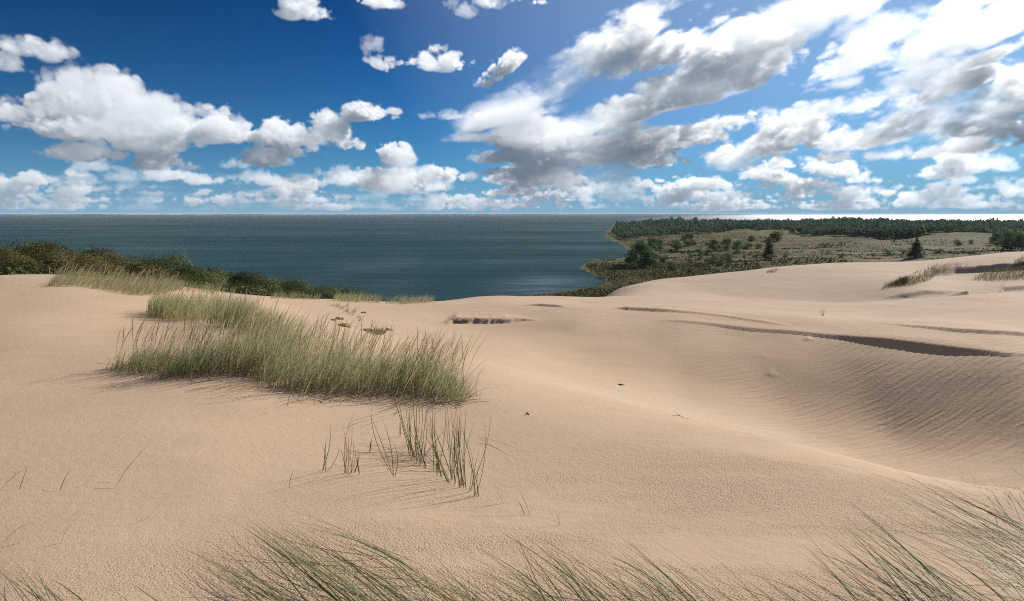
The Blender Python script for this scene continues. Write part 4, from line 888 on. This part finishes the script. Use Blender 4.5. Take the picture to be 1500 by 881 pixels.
# small finds on the sand
def twig(pts, label, rad=.006, name='twig', mat=bark):
    V, F, o = [], [], 0; g0 = hit([pts[0][0]], [pts[0][1]])[0]; D0 = math.hypot(g0[0], g0[1])
    def at(px, py, h):                                            # all of it lies at the distance of its foot
        x, y, z = ray(px, py); k = D0 / math.hypot(x, y); gz = float(ground(np.array([x * k]), np.array([y * k]))[0]); return np.array([x * k, y * k, max(EYE + z * k, gz + r * .5)])
    for (x0, y0, h0, x1, y1, h1, r) in pts:
        a, b_ = at(x0, y0, h0), at(x1, y1, h1); t = (b_ - a) / np.linalg.norm(b_ - a); u = np.cross(t, [.2, .1, 1]); u /= np.linalg.norm(u); v = np.cross(t, u); k = 6; an = np.linspace(0, 6.283, k, endpoint=False)
        m = a * .5 + b_ * .5 + u * r * 1.5
        for q, rr in ((a, r), (m, r * .8), (b_, r * .35)): V.append(q + rr * (np.cos(an)[:, None] * u + np.sin(an)[:, None] * v))
        for s_ in range(2):
            for j in range(k): F.append((o + s_ * k + j, o + s_ * k + (j + 1) % k, o + (s_ + 1) * k + (j + 1) % k, o + (s_ + 1) * k + j))
        o += 3 * k
    V = np.concatenate(V); c = V.mean(0); ob = mesh_obj(name, V - c, F, mat, smooth=True); ob.location = c; return tag(ob, label, name.replace('_', ' '))
M_pale = plain_material('dry_twig', (.20, .15, .10), (.33, .26, .18), 20)
twig([(907,564,.01,915,564,.02,.022),(906,563,.02,909,563,.05,.02)], 'small dark driftwood piece in the lit sand hollow', name='driftwood', mat=plain_material('wet_wood', (.03, .022, .018), (.06, .045, .035), 12))
twig([(1000,612,0,985,601,.05,.005),(996,609,.03,984,610,.02,.004),(1000,612,0,1010,615,.02,.004)], 'pale forked twig lying on the sand right of centre', name='twig', mat=M_pale)
twig([(1205,463,0,1202,450,.30,.010),(1206,463,0,1207,451,.26,.009),(1206,463,0,1210,452,.24,.008),(1204,463,0,1199,455,.15,.007)], 'tiny dry seedling standing on the plateau above the sand ledge', name='seedling', mat=M_pale)
twig([(775,608,.0,770,605,.05,.01),(770,608,0,773,604,.06,.008)], 'tiny root poking from the sand right of the tall stems', name='root', mat=bark)
def clod(px, py, size, label):
    p = hit([px], [py])[0]; d = rng.normal(0, 1, (1, 3)); n, m = 10, 14; th, ph = np.meshgrid(np.linspace(.02, math.pi - .02, n), np.linspace(0, 2 * math.pi, m, endpoint=False), indexing='ij')
    V = np.stack([np.sin(th) * np.cos(ph), np.sin(th) * np.sin(ph), np.cos(th)], -1); rr = 1 + .3 * np.sin(V[..., 0] * 5 + px) * np.cos(V[..., 1] * 4 + py) + .12 * rng.normal(0, 1, V.shape[:2]); rr[0], rr[-1] = rr[0].mean(), rr[-1].mean()
    V = (V * rr[..., None] * np.array([1.3, .9, .55]) * size).reshape(-1, 3); F = [(i * m + j, i * m + (j + 1) % m, (i + 1) * m + (j + 1) % m, (i + 1) * m + j) for i in range(n - 1) for j in range(m)]
    o = mesh_obj('sand_clod', V, F, M_sand); o.location = p + np.array([0, 0, size * .2]); return tag(o, label, 'sand clod')
for px, py, s_, lb in ((505,479,.16,'rough sand clod under a grass sprout, lowest of the trail behind the clump'), (496,468,.12,'rough sand clod midway up the trail of grass sprouts'), (489,470,.09,'small sand clod at the left of the sprout trail'), (533,459,.10,'lone dark clod between the sprouts and the crumbled ledge'), (538,485,.12,'sand clod touching the left of the dark dried tuft'), (569,484,.10,'sand clod touching the right of the dark dried tuft'), (668,470,.15,'crumbled clod at the left end of the broken ledge'), (682,470,.11,'crumbled clod in the broken ledge right of the bigger one')): clod(px, py, s_, lb)

# ---- sand blown over the near crest: a low drifting veil
def blown_sand():
    cr = np.array([(640,560),(720,570),(800,582),(900,600),(1000,622),(1100,650),(1190,677)], float); t = np.linspace(0, 1, 160); px = np.interp(t, np.linspace(0, 1, len(cr)), cr[:, 0]); py = np.interp(t, np.linspace(0, 1, len(cr)), cr[:, 1])
    p = hit(px, py)[:, :2]; cf = [np.polyfit(t, p[:, a], 3) for a in (0, 1)]; p = np.c_[np.polyval(cf[0], t), np.polyval(cf[1], t)]       # one smooth line along the crest
    tg = np.gradient(p, axis=0); tg /= np.linalg.norm(tg, axis=1)[:, None]; nr = np.c_[-tg[:, 1], tg[:, 0]]
    env = np.sin(np.clip(t, .03, .97) * math.pi) ** .6; S_ = np.linspace(-.5, 3.4, 26); V = []
    prof = lambda s: .27 * np.clip(1 - ((s - 1.3) / 1.9) ** 2, 0, 1) ** 1.5
    for k in (1, 0):
        for s in (S_ if k else S_[::-1]):
            xy = p + nr * (s * env)[:, None]; V.append(np.c_[xy, ground(xy[:, 0], xy[:, 1]) + .03 + (.004 + prof(s) * env if k else 0)])
    V = np.stack(V, 1); k = V.shape[1]; F = [(i * k + j, (i + 1) * k + j, (i + 1) * k + (j + 1) % k, i * k + (j + 1) % k) for i in range(len(t) - 1) for j in range(k)]
    e0 = (len(t) - 1) * k; F += [(j, j + 1, k - 2 - j, k - 1 - j) for j in range(k // 2 - 1)] + [(e0 + k - 1 - j, e0 + k - 2 - j, e0 + j + 1, e0 + j) for j in range(k // 2 - 1)]
    m, n, out = new_mat('blown_sand'); P = n.new('ShaderNodeNewGeometry').outputs['Position']
    f = n.mapr(n.noise(n.mapping(P, (0, 0, R(-50)), (.5, 2.4, 4)), 1.2, 4, .6), .40, .75, 0, DUST)
    v = n.new('ShaderNodeVolumePrincipled', i_Color=(.92, .80, .66, 1), i_Density=f); v.inputs['Anisotropy'].default_value = .3; n.l.new(v.outputs[0], out.inputs['Volume'])
    o = mesh_obj('blown_sand', V.reshape(-1, 3), F, m); tag(o, kind='stuff'); bpy.context.scene.cycles.volume_step_rate = 1; m.cycles.volume_step_rate = 2.0
blown_sand()
# ---- sky, clouds, sun
def build_world():
    sky = cloud_sky(); W = bpy.data.worlds.new('World'); bpy.context.scene.world = W; W.use_nodes = True; n = NT(W.node_tree); n.n.clear()
    img = bpy.data.images.new('cumulus_sky', SW, SH, alpha=True, float_buffer=True); img.colorspace_settings.name = 'Non-Color'; img.alpha_mode = 'CHANNEL_PACKED'
    img.pixels.foreach_set(np.ascontiguousarray(sky).ravel()); img.update(); img.pack()
    d = n.new('ShaderNodeTexCoord').outputs['Generated']; s = n.new('ShaderNodeSeparateXYZ', i_0=d)
    az = n.math('ARCTAN2', s.outputs[0], s.outputs[1]); el = n.math('ARCSINE', s.outputs[2])
    u = n.math('DIVIDE', n.math('SUBTRACT', az, R(AZ0)), R(AZ1 - AZ0)); v = n.math('DIVIDE', n.math('SUBTRACT', el, R(EL0)), R(EL1 - EL0))
    t = n.new('ShaderNodeTexImage', image=img, extension='CLIP', interpolation='Cubic', i_0=n.new('ShaderNodeCombineXYZ', i_0=u, i_1=v).outputs[0])
    up = n.new('ShaderNodeVectorMath', operation='NORMALIZE', i_0=n.new('ShaderNodeVectorMath', operation='ADD', i_0=d, i_1=(0, 0, .055)).outputs[0]).outputs[0]
    ns = n.new('ShaderNodeTexSky', sky_type='NISHITA', sun_disc=False, sun_elevation=SUN_EL, sun_rotation=SUN_AZ, air_density=1.0, dust_density=SKY_DUST, ozone_density=3.0, altitude=60, i_0=up)
    sc_ = lambda c, f: n.new('ShaderNodeVectorMath', operation='SCALE', i_Scale=f, i_0=c).outputs[0]
    # a polarising filter: deeper, more saturated blue
    g = n.new('ShaderNodeGamma', i_0=n.mix(1.0, sc_(ns.outputs[0], SKY_W * 1.5), SKY_TINT, 'MULTIPLY')); g.inputs[1].default_value = SKY_GAMMA
    x = sc_(n.new('ShaderNodeVectorMath', operation='MINIMUM', i_0=g.outputs[0], i_1=(1.0, 1.05, 1.15)).outputs[0], 1 / (SKY_W * 1.5))
    # air near the horizon and towards the sun is paler
    elp = n.math('MAXIMUM', el, 0.0); ex = lambda deg: n.math('POWER', 2.71828, n.math('MULTIPLY', elp, -1 / R(deg)))
    sd = n.new('ShaderNodeVectorMath', operation='DOT_PRODUCT', i_0=d, i_1=(math.sin(SUN_AZ) * math.cos(SUN_EL), math.cos(SUN_AZ) * math.cos(SUN_EL), math.sin(SUN_EL))).outputs['Value']
    D_ = EXPO * SKY_W
    x = n.mix(n.math('MULTIPLY', n.mapr(sd, .5, 1.0), .85), x, tuple(c / D_ for c in (.40, .58, .80)))
    x = n.mix(n.math('MULTIPLY', ex(5.5), .90), x, tuple(c / D_ for c in (.115, .315, .55)))
    x = n.mix(n.math('MULTIPLY', ex(2.2), .85), x, tuple(c / D_ for c in (.28, .45, .60)))
    # unseen broken cloud added overhead and behind, to lighten shadows with neutral light
    over = n.math('MULTIPLY', n.mapr(n.noise(n.mapping(d, (0, 0, .4), (2.2, 2.2, 3.2)), 1.4, 5, .55), .46, .60), n.mapr(el, R(21), R(34)))
    x = n.mix(n.math('MULTIPLY', over, .9), x, tuple(c / SKY_W for c in (.40, .42, .44)))
    k = CLOUD_GAIN / SKY_W
    cl = n.new('ShaderNodeVectorMath', operation='SCALE', i_Scale=k, i_0=t.outputs[0]).outputs[0]
    base = n.new('ShaderNodeVectorMath', operation='SCALE', i_0=x, i_Scale=n.math('SUBTRACT', 1.0, t.outputs[1])).outputs[0]
    bg = n.new('ShaderNodeBackground', i_Strength=SKY_W, i_Color=n.new('ShaderNodeVectorMath', operation='ADD', i_0=base, i_1=cl).outputs[0])
    n.l.new(bg.outputs[0], n.new('ShaderNodeOutputWorld').inputs[0])
build_world()
# ---- the air itself
if HAZE > 0:
    b = S + 900; zb, zt = -6.0, 53.0
    hv = [(x, y, z) for z in (zb, zt) for x, y in ((-b, -b), (b, -b), (b, b), (-b, b))]
    hm, hn, ho = new_mat('haze'); pv = hn.new('ShaderNodeVolumePrincipled', i_Color=(.80, .90, 1.0, 1), i_Density=HAZE); hn.l.new(pv.outputs[0], ho.inputs['Volume'])
    tag(mesh_obj('haze', hv, [(0, 3, 2, 1), (4, 5, 6, 7), (0, 1, 5, 4), (1, 2, 6, 5), (2, 3, 7, 6), (3, 0, 4, 7)], hm), kind='stuff')
sun = bpy.data.lights.new('sun', 'SUN'); sun.energy = SUN_W; sun.angle = R(.55); sun.color = (1, .945, .86)
so = bpy.data.objects.new('sun', sun); C.objects.link(so)
from mathutils import Vector
so.rotation_euler = Vector((math.sin(SUN_AZ) * math.cos(SUN_EL), math.cos(SUN_AZ) * math.cos(SUN_EL), math.sin(SUN_EL))).to_track_quat('Z', 'Y').to_euler()
so.location = (0, 0, 80)
# ---- camera
cam = bpy.data.cameras.new('camera'); cam.sensor_width = 36; cam.lens = 36 * FPX / 1500; cam.clip_start = .05; cam.clip_end = 150000
co = bpy.data.objects.new('camera', cam); C.objects.link(co); co.location = (0, 0, EYE); co.rotation_euler = (math.pi / 2 - PITCH, 0, 0)
sc = bpy.context.scene; sc.camera = co
sc.view_settings.view_transform = 'Standard'; sc.view_settings.look = 'None'; sc.view_settings.gamma = 1; sc.view_settings.exposure = EXPOSURE
sc.cycles.pixel_filter_type = 'BLACKMAN_HARRIS'; sc.cycles.filter_width = 1.05
sc.cycles.max_bounces = 5; sc.cycles.diffuse_bounces = 2; sc.cycles.glossy_bounces = 2; sc.cycles.transmission_bounces = 3; sc.cycles.use_denoising = False
sc.cycles.sample_clamp_indirect = 4; sc.cycles.caustics_reflective = False; sc.cycles.caustics_refractive = False
